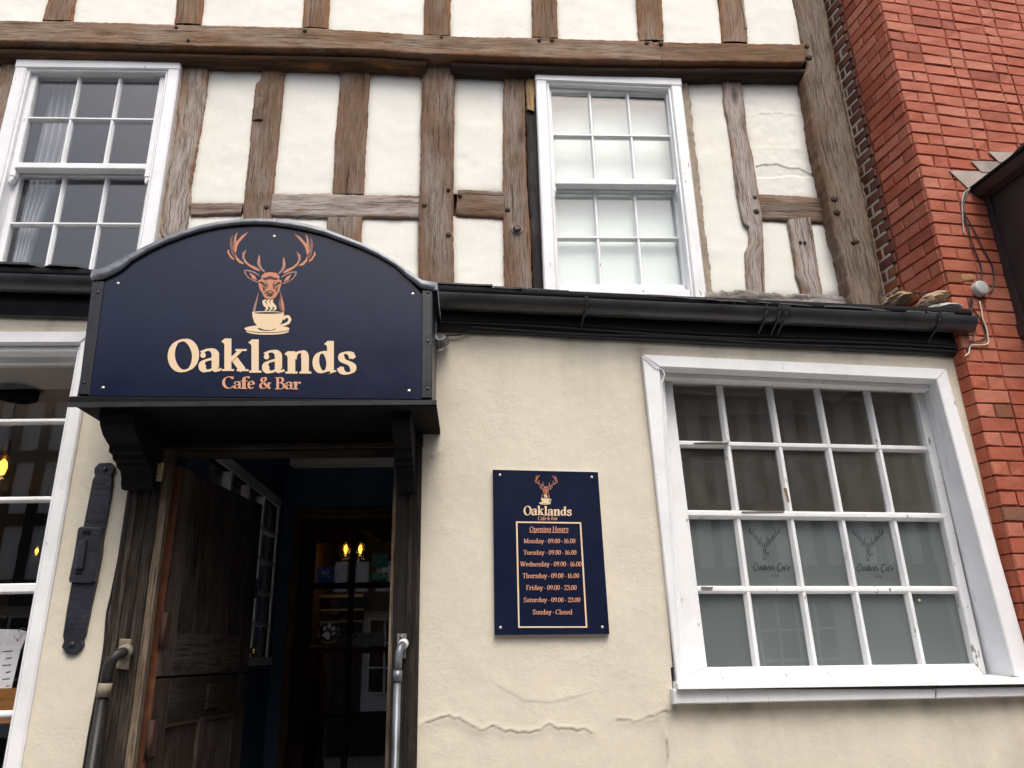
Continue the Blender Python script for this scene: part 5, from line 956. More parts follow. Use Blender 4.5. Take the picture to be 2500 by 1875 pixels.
def brick_mesh(L, face, var):
    key = (round(L, 3), face, var)
    if key not in _bm:
        r = random.Random(hash(key) & 0xffff); h = ROW - JT; j = lambda a: 1.8 * r.uniform(-a, a); c = .003; m = MB()
        q = [(c + j(.001), c + j(.001)), (L - c + j(.001), c + j(.0012)), (L - c + j(.001), h - c + j(.0012)), (c + j(.001), h - c + j(.001))]; o = [(0, j(.0012)), (L, j(.0012)), (L, h + j(.001)), (0, h + j(.001))]
        yf = [-.001 + j(.0015) for _ in q]
        m.add([(x, y, z) for (x, z), y in zip(q, yf)] + [(x, .003, z) for x, z in o] + [(x, .03, z) for x, z in o], [(0, 1, 2, 3)] + [(k * 4 + i, (k + 1) * 4 + i, (k + 1) * 4 + (i + 1) % 4, k * 4 + (i + 1) % 4) for k in (0, 1) for i in range(4)])
        me = bpy.data.meshes.new('brick'); me.from_pydata(m.v, [], m.f); me.update(); _bm[key] = me
    return _bm[key]
def projpx(p): d = RW.T @ (np.array(p) - EYE); return (CX + FOC * d[0] / d[2], CY - FOC * d[1] / d[2]) if d[2] > .1 else (-9999, -9999)
bricks = []; rb = random.Random(5)
for face in (True, False):
    for k in range(int(6.4 / ROW)):
        z = k * ROW + JT / 2; off = 0.0 if k % 2 else -.118; s = .001 if face else .012; smax = 3.9 if face else .395; st = (k % 2 == 0)
        first = True
        while s < smax:
            L = (.152 if st else .072) + rb.uniform(-.006, .006)
            if first: L = (.152 if k % 2 else .072) if face else (.065 if k % 2 else .145); first = False
            L = min(L, smax - s);
            if L > .015: bricks.append((face, s, z, L, rb.randrange(4)))
            s += L + JT; st = not st
vis = []; far = {}
for b in bricks:
    face, s, z, L, var = b; c = kpt(s + L / 2, face); px = projpx((c[0], c[1], z + ROW / 2))
    inview = -30 < px[0] < 2530 and -30 < px[1] < 1905 and (z > 1.75) and not (not face and z < 2.95)
    (vis.append((px, b)) if inview else far.setdefault('far', []).append(b))
print('bricks in view', len(vis))
vis.sort(key=lambda q: q[0][0]); near, rest = vis[:300], [q[1] for q in vis[300:]]
def bmat(face, s, z, L):
    if not face and s + L / 2 > .27: return BRN if z > 3.35 or rb.random() < .4 else BARE
    if not face and z < 3.35 and rb.random() < .15: return BARE
    if face and z < 3.5 and rb.random() < .05: return BARE
    return RED
def btrans(face, s, z):
    p = kpt(s, face)
    if face: return Matrix.Translation((p[0], p[1], z)) @ Matrix.Rotation(ang_f, 4, 'Z')
    return None
_mm = {}
def brick_obj(face, s, z, L, var):
    me = brick_mesh(L, face, var); mt = bmat(face, s, z, L); key = (me.name, mt.name)
    if key not in _mm: c = me.copy(); c.materials.clear(); c.materials.append(mt); _mm[key] = c
    o = bpy.data.objects.new('brick', _mm[key]); COL.objects.link(o); o.parent = bk
    if face: p = kpt(s, True); o.location = (p[0], p[1], z); o.rotation_euler = (0, 0, ang_f + rb.uniform(-.008, .008))
    else: p = kpt(s + L, False) + np.array([-er[1], er[0]]) * (.002 if s + L / 2 > .27 else 0); o.location = (p[0], p[1], z); o.rotation_euler = (0, 0, math.atan2(-er[1], -er[0]) + rb.uniform(-.008, .008))
    if not face and s + L / 2 > .27: o.scale = (.95, 1, .87)
for _, b in near: brick_obj(*b)
m = MB()
for face, s, z, L, var in rest + far.get('far', []):
    p0 = kpt(s, face); p1 = kpt(s + L, face); 
    if face: a, b_, nrm = p0, p1, np.array([ef[1], -ef[0]])
    else: a, b_, nrm = p1, p0, np.array([-er[1], er[0]])
    if nrm[1 if face else 0] > 0: nrm = -nrm
    h = ROW - JT; f_ = nrm * .002; g_ = -nrm * .02; m.add([(*(a + f_), z), (*(b_ + f_), z), (*(b_ + f_), z + h), (*(a + f_), z + h), (*(a + g_), z), (*(b_ + g_), z), (*(b_ + g_), z + h), (*(a + g_), z + h)], [(0, 1, 2, 3), (0, 4, 5, 1), (1, 5, 6, 2), (2, 6, 7, 3), (3, 7, 4, 0)])
o = m.build('brickwork', RED, bk); o['kind'] = 'stuff'
# point on the brick front plane seen at a pixel
nf = np.array([ef[1], -ef[0]])
def PF(p, out=0.0):
    w = ray(*p); k = KC + nf * out; t = ((k - EYE[:2]) @ nf) / (w[:2] @ nf); return EYE + w * t
# broken mortar and stone at the gutter end
def rubble(name, pts, Y, th, mat):
    q = [XZ(p, Y) for p in pts]; m = MB().prism(q, Y - th, Y + .05, .006); return m.build(name, mat, bk)
STONE = plain('broken_mortar', (.36, .25, .16), .95, .45, 30, 1.0, dist=.012); CEM = plain('pale_cement', (.38, .37, .35), .95, .35, 30, 1.0, dist=.012)
def boulder(name, c, r, mat, seed):
    m = MB(); n, k = 16, 10
    for i in range(k + 1):
        th_ = math.pi * i / k
        for j in range(n):
            ph = 2 * math.pi * j / n; d = np.array([math.sin(th_) * math.cos(ph), math.sin(th_) * math.sin(ph), math.cos(th_)]); f_ = 1 + .9 * float(fbm(np.array(d[0] * 2 + 5), np.array(d[2] * 2 + d[1] * 1.5 + 3), seed)); m.v.append(tuple(np.array(c) + d * np.array(r) * f_))
    for i in range(k):
        for j in range(n): a = i * n + j; b = i * n + (j + 1) % n; m.f.append((a, a + n, b + n, b))
    return m.build(name, mat, bk)
p = P(zC(250, 1215), .16); boulder('broken_mortar', p, (.05, .10, .024), STONE, 3)
p = P(zC(500, 1205), .02); boulder('broken_mortar', p, (.066, .09, .03), STONE, 5)
p = P(zC(560, 1258), -.03); boulder('cement_lump', p, (.075, .05, .016), CEM, 7)
p = PF(zC(710, 1045)); boulder('mortar_patch', p, (.045, .006, .017), plain('tan_patch', (.34, .17, .08), .95, .3, 40, .8), 9)
# oriel hood at the right edge
A_ = PF(zC(838, 522)); B_ = PF(zC(1092, 1375)); xo = (A_[0] + B_[0]) / 2; so = (xo - KC[0]) / ef[0]; zo1, zo0 = A_[2], B_[2]
def F3(s, out, z): q = KC + ef * s + nf * out; return (q[0], q[1], z)
HOOD = plain('dark_hood_paint', (.028, .02, .02), .5, .4, 16, .5); PD = .75
def fbox(name, s0, s1, o0, o1, z0, z1_, mat, par, dz=0):
    m = MB().add([F3(s0, o1, z0), F3(s1, o1, z0), F3(s1, o0, z0), F3(s0, o0, z0), F3(s0, o1, z1_ - dz), F3(s1, o1, z1_ - dz), F3(s1, o0, z1_), F3(s0, o0, z1_)], [(0, 1, 5, 4), (1, 2, 6, 5), (2, 3, 7, 6), (3, 0, 4, 7), (4, 5, 6, 7), (3, 2, 1, 0)]); return m.build(name, mat, par)
ori = fbox('oriel_bay', so, so + 1.5, -.01, .42, zo0, zo1, HOOD, bk); ori['label'] = 'dark painted bay with a hood jutting from the brick wall'
fbox('corner_strip', so - .012, so + .012, -.005, .03, zo0, zo1, HOOD, ori)
hp = [PF(zC(*q)) for q in ((745, 462), (850, 396), (960, 306), (1040, 231), (1106, 160), (1250, 40), (1700, -60), (1700, 250), (838, 524), (790, 505))]; hs_ = [((p[0] - KC[0]) / ef[0], p[2]) for p in hp]; n = len(hs_)
m = MB().add([F3(s_, -.004, z_) for s_, z_ in hs_] + [F3(s_, .44, z_) for s_, z_ in hs_], [tuple(range(n)), tuple(range(2 * n - 1, n - 1, -1))] + [(i, n + i, n + (i + 1) % n, (i + 1) % n) for i in range(n)]); m.build('hood', HOOD, ori)
hr = hs_[:7]; m = MB()
for s_, z_ in hr: m.v += [F3(s_ - .006, -.004, z_ + .002), F3(s_ - .006, .47, z_ + .002), F3(s_ - .008, .47, z_ + .014), F3(s_ - .008, -.004, z_ + .014)]
for i in range(6):
    for j in range(4): a = i * 4 + j; b = i * 4 + (j + 1) % 4; m.f.append((a, b, b + 4, a + 4))
m.f += [(0, 1, 2, 3)]; m.build('hood_roof', BLACKM, ori)
fbox('bracket', so - .02, so + .05, -.004, .16, zo0 - .05, zo0 + .004, HOOD, ori, .0)
for k, q in enumerate((((604, 322), (822, 326), (962, 266), (905, 330), (850, 380), (735, 446)), ((750, 256), (985, 262), (930, 330), (820, 330)), ((866, 192), (1032, 198), (1012, 262), (940, 264)))):
    a = [PF(zC(*p), .006 + .003 * k) for p in q]; n = len(a); bkp = [v + np.array([-nf[0], -nf[1], 0]) * .004 for v in a]
    MB().add(a + bkp, [tuple(range(n)), tuple(range(2 * n - 1, n - 1, -1))] + [(i, (i + 1) % n, n + (i + 1) % n, n + i) for i in range(n)]).build('lead_flashing', LEADW, ori)
# junction box and cables on the brick
jb = thing('junction_box', 'round pale grey junction box on the red brick above the gutter end', 'junction box', loc=tuple(PF(zC(792, 1130), .0)))
p = PF(zC(792, 1130)); m = MB(); prof = [(0, .03), (.026, .03), (.031, .027), (.032, .02), (.032, 0)]; n = 28
u = Vector((ef[0], ef[1], 0)); w_ = Vector((0, 0, 1)); nn_ = Vector((nf[0], nf[1], 0))
for r, h in prof:
    for k in range(n): a = 2 * math.pi * k / n; m.v.append(tuple(Vector(p) + u * r * math.cos(a) + w_ * r * math.sin(a) + nn_ * h))
for i in range(len(prof) - 1):
    for k in range(n): a = i * n + k; b = i * n + (k + 1) % n; m.f.append((a, b, b + n, a + n))
m.build('lid', plain('grey_plastic', (.42, .43, .43), .5, .15, 30, .15), jb, True)
def fc(pts, r, mat, label, out=.008): return cable([PF(zC(*q), out) for q in pts], r, mat, label)
fc([(745, 445), (705, 470), (690, 520), (688, 560), (692, 640), (700, 750)], .0025, wc, 'thin grey cable hanging loose on the brick below the lead flashing')
fc([(740, 450), (700, 500), (690, 560), (720, 680), (765, 830), (810, 950), (822, 1010), (818, 1075)], .003, RUB, 'dark cable looping down the brick to the top of the junction box')
fc([(735, 455), (700, 540), (700, 600), (760, 710), (830, 850), (890, 960), (905, 1050), (890, 1130), (868, 1150)], .003, RUB, 'outer dark cable curving down the brick to the side of the junction box')
fc([(745, 1180), (750, 1240), (790, 1295), (830, 1360), (850, 1430), (820, 1465), (760, 1480), (740, 1470)], .003, RUB, 'dark cable hanging from the junction box behind the gutter end')
fc([(755, 1180), (760, 1230), (740, 1330), (770, 1420), (750, 1480), (720, 1530)], .003, RUB, 'black cable from the junction box down to the fascia end')
fc([(805, 1205), (818, 1260), (828, 1320), (850, 1380), (862, 1440), (865, 1480), (850, 1496), (800, 1500), (750, 1502), (738, 1525), (732, 1555), (708, 1574)], .0032, flat('cream_cable', (.62, .5, .40), .5), 'cream cable running from the junction box to the end of the fascia')

# ------------------------------------------------------------------ iron strap and grab rails
st = thing('iron_strap', 'black wrought iron shutter strap fixed to the cream wall left of the door', 'iron strap', loc=(-1.35, 0, 1.75))
def s5(x, y, Y=-.012): return XZ(z5(x, y), Y)
piece(st, 'strap', IRON, [s5(*p) for p in ((328, 651), (365, 649), (380, 664), (376, 680), (368, 692), (372, 706), (366, 760), (342, 890), (318, 1040), (298, 1130), (281, 1222), (272, 1236), (276, 1252), (264, 1272), (240, 1286), (220, 1282), (204, 1258), (212, 1240), (208, 1222), (222, 1130), (238, 1040), (270, 890), (296, 760), (306, 708), (314, 692), (311, 680), (313, 666))], -.014, .006, .002)
piece(st, 'catch_plate', IRON, [s5(*p) for p in ((264, 868), (275, 862), (342, 866), (336, 950), (318, 1042), (306, 1048), (236, 1046), (234, 1035), (250, 960))], -.030, .0, .005)
piece(st, 'catch_bar', IRON, [s5(*p) for p in ((276, 910), (297, 908), (296, 935), (286, 1002), (260, 1004), (266, 960))], -.046, -.02, .004)
piece(st, 'slot', BLACKM, [s5(*p) for p in ((284, 872), (312, 874), (310, 892), (280, 890))], -.032, -.02); piece(st, 'slot', BLACKM, [s5(*p) for p in ((254, 1012), (284, 1012), (282, 1024), (252, 1024))], -.032, -.02)
for x, y in ((347, 672), (238, 1250)): p = P(z5(x, y), -.014); MB().lathe((p[0], p[1] - .006, p[2]), [(0, 0), (.007, .001), (.009, .004), (.010, .008)], 10, 'Y').build('rivet', IRON, st, True)
RAILB = plain('worn_black_tube', (.017, .015, .014), .42, .7, 30, .4, spec=.3); RAILG = plain('worn_steel_tube', (.13, .14, .155), .38, .55, 24, .3, metal=.5); CHIP = plain('chipped_paint', (.2, .17, .12), .7, .9, 60, .6)
gl_ = thing('grab_rail', 'black chipped grab rail on the left door post', 'handrail', loc=(-1.2, -.03, .9))
piece(gl_, 'back_plate', CHIP, [XZ(zB(*p), -.040) for p in ((362, 425), (472, 432), (432, 722), (328, 710))], -.044, -.02, .002)
pts = [P(zB(405, 555), -.05), P(zB(385, 560), -.085), P(zB(330, 580), -.10), P(zB(285, 630), -.105), P(zB(252, 700), -.105), P(zB(236, 780), -.105), P(zB(225, 850), -.105)]
MB().tube(pts, .017, 12).build('elbow', RAILB, gl_, True); pb = P(zB(60, 1650), -.105); e0 = pts[-1]
MB().tube([e0, e0 + (pb - e0) * .17], .021, 12).build('coupling', CHIP, gl_, True); MB().tube([e0 + (pb - e0) * .16, (pb[0], -.105, .75), (pb[0], -.105, .68), (pb[0] , -.07, .64), (pb[0] + .01, -.03, .63)], .017, 12).build('tube', RAILB, gl_, True)
MB().tube([P(zB(425, 545), -.042), P(zB(400, 555), -.07)], .024, 12).build('collar', CHIP, gl_, True)
gr_ = thing('grab_rail', 'grey steel grab rail on the right door post', 'handrail', loc=(-.24, -.03, .9))
piece(gr_, 'back_plate', plain('grey_plate', (.12, .12, .115), .6, .4, 40, .4), [XZ(zG(*p), -.040) for p in ((124, 1070), (166, 1070), (162, 1178), (122, 1178))], -.044, -.02, .002)
pts = [P(zG(150, 1118), -.05), P(zG(146, 1120), -.085), P(zG(138, 1130), -.10), P(zG(132, 1155), -.105), P(zG(130, 1190), -.105), P(zG(127, 1230), -.105)]
MB().tube(pts, .0125, 12).build('elbow', RAILG, gr_, True); pb = P(zG(114, 1655), -.105); e0 = pts[-1]
MB().tube([e0, e0 + (pb - e0) * .12], .0155, 12).build('coupling', RAILG, gr_, True); MB().tube([e0 + (pb - e0) * .115, (pb[0], -.105, .75), (pb[0], -.105, .68), (pb[0], -.07, .64), (pb[0], -.03, .63)], .0125, 12).build('tube', RAILG, gr_, True)
MB().tube([P(zG(154, 1112), -.042), P(zG(150, 1118), -.07)], .017, 12).build('collar', flat('white_collar', (.6, .6, .58), .5), gr_, True)
p = P(zG(145, 1085), -.046); MB().lathe((p[0], p[1] - .004, p[2]), [(0, 0), (.006, .001), (.008, .005)], 10, 'Y').build('screw', RAILG, gr_, True)

# ------------------------------------------------------------------ things seen through the glass
BULB = emit('warm_filament', (1, .36, .035), 5); AMBER = emit('amber_glow', (1, .30, .03), 2.2)
bglass = glass('bulb_glass', (1, .9, .75), .0)
def pendant(c, top, label, r=.05, cage=False, rose=None):
    t = thing('pendant_lamp', label, 'lamp', 'lit pendant lamps inside the cafe', loc=(c[0], c[1], c[2])); x, y, z = c
    MB().tube([(x, y, z + r * 2.2), (x, y, top)], .004, 6).build('flex', RUB, t)
    MB().lathe((x, y, z), [(.0, r * 2.5), (r * .32, r * 2.4), (r * .36, r * 1.2), (r * .3, r * 1.15)], 14).build('lamp_holder', plain('aged_brass', (.25, .16, .06), .4, .2, 40, .1, metal=.8) if not cage else BLACKM, t, True)
    MB().lathe((x, y, z), [(r * .28, r * 1.2), (r * .6, r * .9), (r * .95, r * .2), (r * .9, -r * .4), (r * .5, -r * .95), (0, -r * 1.1)], 18).build('bulb', bglass, t, True)
    MB().lathe((x, y, z), [(0, r * .8), (r * .28, r * .5), (r * .36, 0), (r * .22, -r * .6), (0, -r * .7)], 12).build('filament', BULB, t, True)
    if cage:
        for k in range(5): a = 2 * math.pi * k / 5; MB().tube([(x + r * .4 * math.cos(a), y + r * .4 * math.sin(a), z + r * 1.5), (x + r * 1.5 * math.cos(a), y + r * 1.5 * math.sin(a), z + r * .2), (x + r * 1.1 * math.cos(a), y + r * 1.1 * math.sin(a), z - r * 1.2)], r * .06, 5).build('cage_wire', BLACKM, t)
    if rose: MB().lathe((x, y, top), [(0, .0), (.001, -rose * .5), (rose * .92, -rose * .5), (rose, -rose * .42), (rose, 0)], 24).build('ceiling_rose', BLACKM, t, True)
    ld = bpy.data.lights.new('lamp_light', 'POINT'); ld.energy = .18 if not cage else .2; ld.color = (1, .62, .28); ld.shadow_soft_size = .03; lo = bpy.data.objects.new('lamp_light', ld); COL.objects.link(lo); lo.location = (x, y, z - r * 1.6); lo.parent = t; lo.matrix_parent_inverse = Matrix.Identity(4)
pr_ = P(z9(215, 900), .78); pc = P(zM(14, 270), .78)
pendant((P(zM(12, 268), .6)[0], .6, P(zM(12, 268), .6)[2]), 2.79, 'large amber bulb pendant hanging close behind the left window', .05, rose=.085)
q = P(zM(170, 655), 2.6); pendant((q[0], 2.6, q[2]), 2.79, 'small distant amber bulb seen low through the left window', .028)
for x, lab in ((470, 'left of the two caged bulbs glowing behind the inner door'), (629, 'right of the two caged bulbs glowing behind the inner door')):
    q = P(zI(x, 410), 2.7); pendant((q[0], 2.7, q[2]), 2.79, lab, .042, True)
# menu sheet and shelf inside the left window
def card(name, pts, Y, th, mat, label, cat):
    return tag(MB().prism([XZ(p, Y) for p in pts], Y, Y + th).build(name, mat, None), label, cat)
ms = thing('menu_sheet', 'white menu sheet with a small stag behind the left window', 'menu', loc=(-1.75, .2, 1.5))
PAPER = flat('white_paper', (.78, .80, .84), .7)
MB().prism([XZ(zM(*q), .21) for q in ((-130, 1012), (92, 1018), (132, 1030), (95, 1110), (52, 1292), (-130, 1292))], .21, .2115).build('paper', PAPER, ms)
pr = Print(.2095); 
for k in range(6): pr.poly([zM(*q) for q in ((10 + (k % 2) * 18, 1118 + k * 32), (58 - k * 3, 1114 + k * 32), (58 - k * 3, 1119 + k * 32), (10 + (k % 2) * 18, 1123 + k * 32))], FINK2)
fm = lambda x, y: zM(62 + (x - 150) * 40 / 1270, 1034 + (y - 95) * 42 / 1000); 
for pp, mt in (([(260, 400), (230, 330), (265, 140), (300, 95), (282, 260), (420, 530), (612, 640), (580, 690), (400, 590)], ORANGE), ([(1315, 430), (1345, 360), (1310, 170), (1275, 125), (1293, 290), (1155, 560), (963, 670), (995, 720), (1175, 620)], ORANGE), ([(690, 690), (862, 692), (936, 842), (842, 1050), (692, 1052), (598, 800)], ORANGE)): pr.poly([fm(*q) for q in pp], mt)
pr.build('print', ms)
MB().tube([P(zM(86, 1025), .208), P(zM(95, 1012), .2), P(zM(112, 1012), .2), P(zM(125, 1028), .208)], .0015, 6).build('ring_clip', plain('clip_wire', (.2, .2, .2), .4, .1, 40, .1, metal=.8), ms)
tag(wbox('wooden_board', (-2.4, P(zM(90, 1290), .2)[0], .195, .23, P(zM(70, 1450), .2)[2], P(zM(70, 1288), .2)[2]), oak('varnished_pine', (.34, .15, .04), (.38, .19, .06), .3, dark=.7, bs=.2), None, 0), 'orange varnished board holding the menu behind the left window', 'board')
# stickers on the inner door
GRN = flat('sticker_green', (.05, .25, .16), .5); BLU = flat('sticker_blue', (.02, .09, .34), .5); STW = flat('sticker_white', (.8, .8, .8), .5); STG = flat('sticker_grey', (.7, .72, .72), .6); SGL = flat('sticker_pale_green', (.5, .7, .6), .5); SRED = flat('sticker_red', (.25, .03, .05), .5)
_font_obj = bpy.data.curves.new('font_probe', 'FONT')
def sans(text, px, py, hpx, Y, mat, parent, z=zI, width=None, rot=0):
    """upright sans lettering from the built-in font, set on the plane y = Y"""
    cu_ = bpy.data.curves.new('text', 'FONT'); cu_.body = text; cu_.size = 1; cu_.align_x = 'CENTER'; cu_.align_y = 'CENTER'; cu_.resolution_u = 3
    o = bpy.data.objects.new('text', cu_); COL.objects.link(o); bpy.context.view_layer.update(); me = bpy.data.meshes.new_from_object(o.evaluated_get(bpy.context.evaluated_depsgraph_get())); bpy.data.objects.remove(o)
    c0 = P(z(px, py), Y); c1 = P(z(px, py - hpx), Y); s = (c1[2] - c0[2]) / .72; v = np.empty(len(me.vertices) * 3); me.vertices.foreach_get('co', v); v = v.reshape(-1, 3)
    sx = s
    if width: w0 = v[:, 0].max() - v[:, 0].min(); ww = P(z(px + width / 2, py), Y)[0] - P(z(px - width / 2, py), Y)[0]; sx = ww / w0
    ca, sa = math.cos(rot), math.sin(rot); x = v[:, 0] * sx; zz_ = v[:, 1] * s; out = np.stack([c0[0] + x * ca - zz_ * sa, np.full(len(v), Y - .0012), c0[2] + x * sa + zz_ * ca], 1)
    me.vertices.foreach_set('co', out.ravel()); me.materials.clear(); me.materials.append(mat); me.update(); return link('lettering', me, parent)
YK = VY + .018
def sticker(name, label, pts, mat):
    t = thing(name, label, 'sticker', loc=tuple(P(zI(*pts[0]), YK))); MB().prism([XZ(zI(*p), YK) for p in pts], YK - .0005, YK + .0015).build('backing', mat, t); return t
t = sticker('sticker', 'green speech-bubble review sticker on the right of the inner door glass', [(765, 450), (922, 452), (935, 465), (930, 600), (918, 606), (858, 606), (838, 645), (820, 606), (762, 602), (750, 590), (752, 462)], GRN)
sans('REVIEW US', 842, 487, 22, YK - .001, SGL, t, width=150)
for x in (825, 855): p = P(zI(x, 540), YK); m = MB(); k = 16; m.v = [(p[0] + r * math.cos(2 * math.pi * i / k), p[1] - .002, p[2] + r * math.sin(2 * math.pi * i / k)) for r in (.004, .0058) for i in range(k)]; m.f = [(i, (i + 1) % k, k + (i + 1) % k, k + i) for i in range(k)]; m.build('eye_ring', SGL, t)
t = sticker('sticker', 'green free wi-fi sticker low on the right of the inner door glass', [(740, 664), (925, 662), (922, 780), (736, 784)], GRN)
sans('FREE', 800, 688, 26, YK - .001, SGL, t, width=88); sans('WI-FI', 804, 722, 26, YK - .001, SGL, t, width=95)
prx = Print(YK - .001)
for r in (18, 36, 54): prx.strip([zI(855 + (r + 6) * math.cos(a), 728 - (r + 6) * math.sin(a)) for a in np.linspace(.15, 1.45, 9)], [zI(855 + (r - 4) * math.cos(a), 728 - (r - 4) * math.sin(a)) for a in np.linspace(.15, 1.45, 9)], SGL)
prx.build('wifi_mark', t)
t = sticker('sticker', 'blue square sticker with a white ring emblem on the inner door glass', [(155, 607), (333, 605), (332, 798), (146, 803)], BLU)
prx = Print(YK - .001); ell = lambda cx, cy, r0, r1, a0, a1: ([zI(cx + r0 * math.cos(a), cy - r0 * math.sin(a)) for a in np.linspace(a0, a1, 16)], [zI(cx + r1 * math.cos(a), cy - r1 * math.sin(a)) for a in np.linspace(a0, a1, 16)])
for a in (ell(243, 668, 10, 18, 0, 6.28), ell(243, 660, 32, 40, -.9, .9), ell(243, 660, 32, 40, math.pi - .9, math.pi + .9)): prx.strip(*a, STW)
prx.poly([zI(*q) for q in ((185, 702), (300, 702), (300, 706), (185, 706))], STW); prx.build('emblem', t)
t = thing('sticker', 'round dogs welcome paw-print sticker on the inner door glass', 'sticker', loc=tuple(P(zI(280, 1320), YK))); prx = Print(YK)
def paw(cx, cy, rx, ry, rot): return [zI(cx + rx * math.cos(a) * math.cos(rot) - ry * math.sin(a) * math.sin(rot), cy + rx * math.cos(a) * math.sin(rot) + ry * math.sin(a) * math.cos(rot)) for a in np.linspace(0, 6.28, 20)[:-1]]
for c in ((234, 1274, 17, 29, .15), (287, 1246, 19, 33, .1), (330, 1278, 18, 30, .75), (335, 1330, 15, 27, .95)): prx.poly(paw(*c), STG)
prx.poly([zI(*q) for q in ((235, 1318), (262, 1306), (288, 1314), (300, 1345), (292, 1385), (272, 1400), (250, 1388), (240, 1370), (212, 1362), (208, 1348))], STG); prx.build('paw', t)
ring = 'DOGS WELCOME DOGS WELCOME '
for k, ch in enumerate(ring):
    if ch != ' ': a = math.radians(205 - k * 360 / len(ring)); sans(ch, 278 + 112 * math.cos(a), 1318 - 116 * math.sin(a), 22, YK, STG, t, rot=a - math.pi / 2)
t = thing('sticker', 'grey printed notice at the foot of the inner door upper panes', 'sticker', loc=tuple(P(zI(700, 1400), YK))); prx = Print(YK)
prx.poly([zI(*q) for q in ((527, 1326), (890, 1316), (886, 1468), (518, 1476))], flat('notice_grey', (.16, .17, .17), .6)); prx.poly([zI(*q) for q in ((548, 1348), (590, 1346), (588, 1388), (546, 1390))], INK); prx.poly(paw(592, 1404, 19, 19, 0), SRED); prx.build('backing', t)
sans('YOU CAN GET', 705, 1362, 22, YK - .002, INK, t, width=165); sans('YOUR', 660, 1394, 22, YK - .002, INK, t, width=75)
t = thing('sticker', 'faint white menu lettering low on the left of the inner door glass', 'sticker', loc=tuple(P(zI(145, 1465), YK))); sans('Menu', 142, 1466, 32, YK, flat('faint_white', (.4, .4, .4), .6), t, width=125)
# counter, cabinet and bottles behind the inner door
WOODC = oak('counter_wood', (.07, .04, .022), (.10, .06, .035), .3)
c = thing('display_cabinet', 'glass display cabinet with lit shelves standing behind the inner door', 'cabinet', loc=(-1.2, 3.2, FL)); q0 = P(zI(120, 940), 3.0); q1 = P(zI(640, 1360), 3.0)
wbox('carcass', (q0[0], q1[0], 3.35, 3.42, q1[2], q0[2]), plain('steel_back', (.25, .25, .24), .4, .2, 20, .1), c)
wbox('counter', (q0[0] - .3, q1[0] + .2, 3.0, 3.5, FL, q1[2]), WOODC, c); wbox('top', (q0[0], q1[0], 3.0, 3.42, q0[2], q0[2] + .02), plain('steel_top', (.4, .4, .4), .35, .1, 20, .1, metal=.6), c)
for k, y in enumerate((1080, 1210)): z = P(zI(200, y), 3.0)[2]; wbox('shelf', (q0[0], q1[0], 3.05, 3.35, z, z + .012), plain('shelf_edge', (.45, .45, .44), .4, .1, 20, .1), c)
wbox('front_glass', (q0[0], q1[0], 3.0, 3.004, q1[2], q0[2]), GLASS, c)
for k, (a, b, y0, y1, col) in enumerate(((285, 395, 1088, 1120, (.5, .5, .48)), (200, 240, 1090, 1150, (.5, .36, .15)), (390, 470, 1150, 1195, (.55, .55, .52)), (290, 385, 965, 1030, (.3, .3, .29)), (130, 200, 1150, 1200, (.4, .42, .42)), (540, 565, 1130, 1195, (.5, .5, .5)), (590, 610, 1090, 1150, (.45, .45, .45)), (350, 460, 1265, 1310, (.35, .36, .36)))):
    u0 = P(zI(a, y0), 3.15); u1 = P(zI(b, y1), 3.15); m = MB().prism(rect(u0[0], u1[0], u1[2], u0[2]), 3.15, 3.22, .006).build('cake_box', flat('cake_box_%d' % k, col, .6)); tag(m, ['white cake box on the upper cabinet shelf', 'tan cake box at the left of the upper cabinet shelf', 'white box on the right of the lower cabinet shelf', 'grey box on top shelf of the cabinet', 'pale box at the lower left of the cabinet', 'narrow white box in the cabinet right of the door bar', 'small white carton in the cabinet right of the door bar', 'long grey box on the counter behind the paw sticker'][k], 'box', 'boxes in the display cabinet')
sh = P(zI(330, 530), 3.9); tag(wbox('bottle_shelf', (sh[0] - .5, sh[0] + .9, 3.75, 4.1, sh[2] - .025, sh[2]), WOODC, None, 0), 'dark wooden wall shelf carrying bottles beyond the inner door', 'shelf')
BOT = plain('dark_bottle', (.015, .02, .012), .15, .1, 10, .0); LAB = flat('bottle_label', (.35, .32, .26), .7)
for k, (x, lab) in enumerate(((285, 'left bottle with a pale label on the far shelf'), (368, 'second bottle with a pale label on the far shelf'), (450, 'bottle half behind the left caged bulb on the far shelf'), (610, 'bottle below the right caged bulb on the far shelf'))):
    q = P(zI(x, 530), 3.85); b = thing('bottle', lab, 'bottle', 'bottles on the far shelf', loc=(q[0], 3.85, sh[2])); MB().lathe((q[0], 3.85, sh[2]), [(0, 0), (.042, 0), (.044, .01), (.044, .15), (.03, .19), (.015, .22), (.015, .27), (0, .27)], 14).build('glass', BOT, b, True); MB().lathe((q[0], 3.85, sh[2]), [(.0448, .04), (.0452, .04), (.0452, .12), (.0448, .12)], 14).build('bottle_label', LAB, b, True)
wbox('room_partition', (LWX - .07, LWX, VY + .08, 4.2, FL, 2.8), plain('warm_dark_wall', (.10, .06, .045), .8, .1, 20, .1), cafe); wbox('room_partition', (VX1, VX1 + .07, VY + .08, 4.2, FL, 2.8), plain('warm_dark_wall_b', (.10, .06, .045), .8, .1, 20, .1), cafe)
wbox('room_divider', (-3.4, LWX - .08, 3.2, 3.28, FL, 2.8), plain('panel_grey', (.06, .06, .06), .9, .1, 10, .1), cafe); wbox('chimney_breast', (.9, 1.3, 1.9, 2.2, FL, 2.8), plain('brown_wall', (.11, .075, .06), .9, .2, 10, .1), cafe); wbox('ceiling_beam', (VX1 + .08, 1.89, 1.10, 1.32, 2.60, 2.80), plain('dark_beam', (.035, .028, .026), .8, .2, 20, .2), cafe, 0)

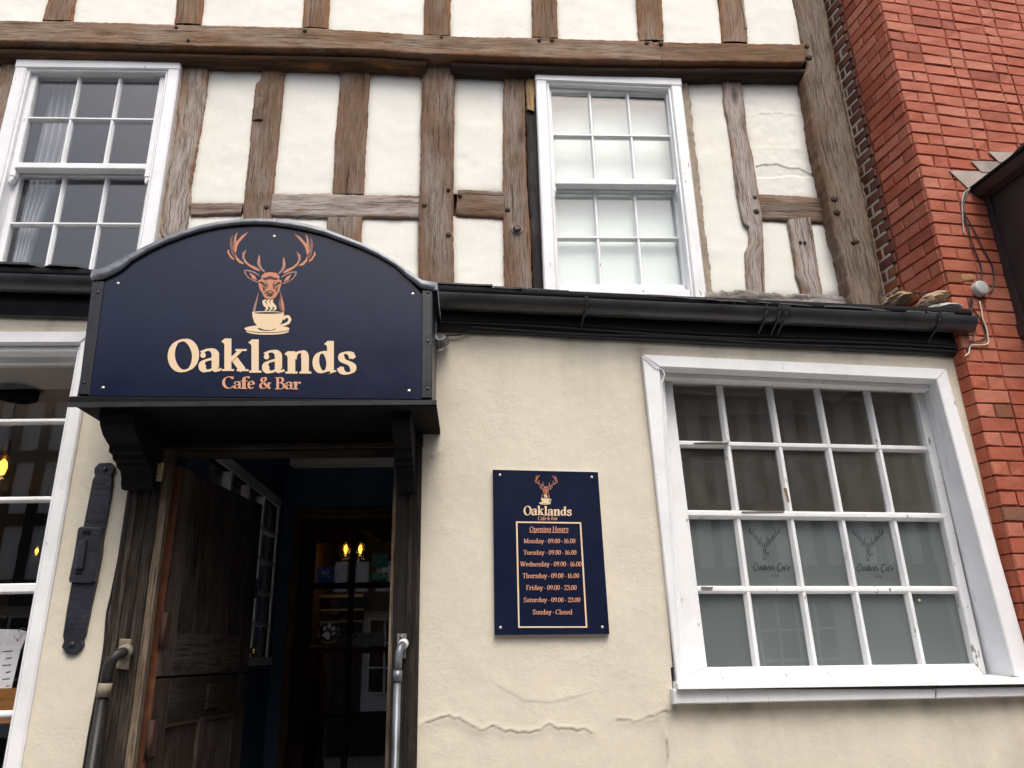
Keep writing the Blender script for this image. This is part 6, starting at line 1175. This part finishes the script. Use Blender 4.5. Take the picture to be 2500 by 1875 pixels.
# ------------------------------------------------------------------ house across the street (seen mirrored in the panes)
op = thing('opposite_house', 'black and white timber-framed house across the street mirrored in the window panes', 'building', loc=(0, -9, 0))
YO = -8.6; OW = flat('opposite_white', (.80, .80, .78), .8); OB = flat('opposite_black', (.012, .012, .013), .6)
wbox('wall', (-14, 10, YO - 4, YO, 0, 5.6), OW, op); x = -11.5; ro = random.Random(3)
for k in range(48):
    wdt = ro.uniform(.12, .16); wbox('stud', (x, x + wdt, YO, YO + .05, 2.7, 5.6), OB, op); x += wdt + ro.uniform(.22, .33)
for z in (2.6, 3.55, 4.5, 5.45): wbox('rail', (-11.6, 8.2, YO + .001, YO + .06, z, z + .17), OB, op, 0)
wbox('plinth', (-14, 10, YO, YO + .08, 0, .7), OB, op); wbox('jetty', (-11.7, 8.3, YO, YO + .3, 2.42, 2.6), OB, op, 0)
for x in (-10.4, -7.4, -4.6, -1.9, 1.4, 4.2):
    wn = wbox('window', (x, x + 1.2, YO + .01, YO + .05, 1.0, 2.3), OB, op)
    for k in range(5): wbox('glazing_bar', (x + k * .29, x + k * .29 + .035, YO + .05, YO + .07, 1.0, 2.3), OW, wn)
    for k in range(4): wbox('glazing_bar', (x, x + 1.2, YO + .05, YO + .068, 1.0 + k * .42, 1.04 + k * .42), OW, wn)
for a, b in ((-9.1, -7.5), (-6, -4.7), (-3.3, -2.0), (-.6, 1.3), (2.7, 4.1)): wbox('dark_panel', (a, b, YO, YO + .03, .7, 2.42), OB, op)
m = MB().add([(-14.2, YO + .35, 5.55), (10.2, YO + .35, 5.55), (10.2, YO - 2, 7.0), (-14.2, YO - 2, 7.0), (10.2, YO - 4.3, 5.55), (-14.2, YO - 4.3, 5.55)], [(0, 1, 2, 3), (3, 2, 4, 5)]); m.build('roof', SLATE, op)
settle()
DOOR.matrix_parent_inverse = Matrix.Translation((0, -.3, 0)) @ Matrix.Translation((HX, HY, 0)) @ Matrix.Rotation(TH, 4, 'Z')
for o in bpy.data.objects:
    if o.type == 'LIGHT' and o.name.startswith('lamp_light'): o.matrix_parent_inverse = Matrix.Translation(-ROOT[o.parent.name])
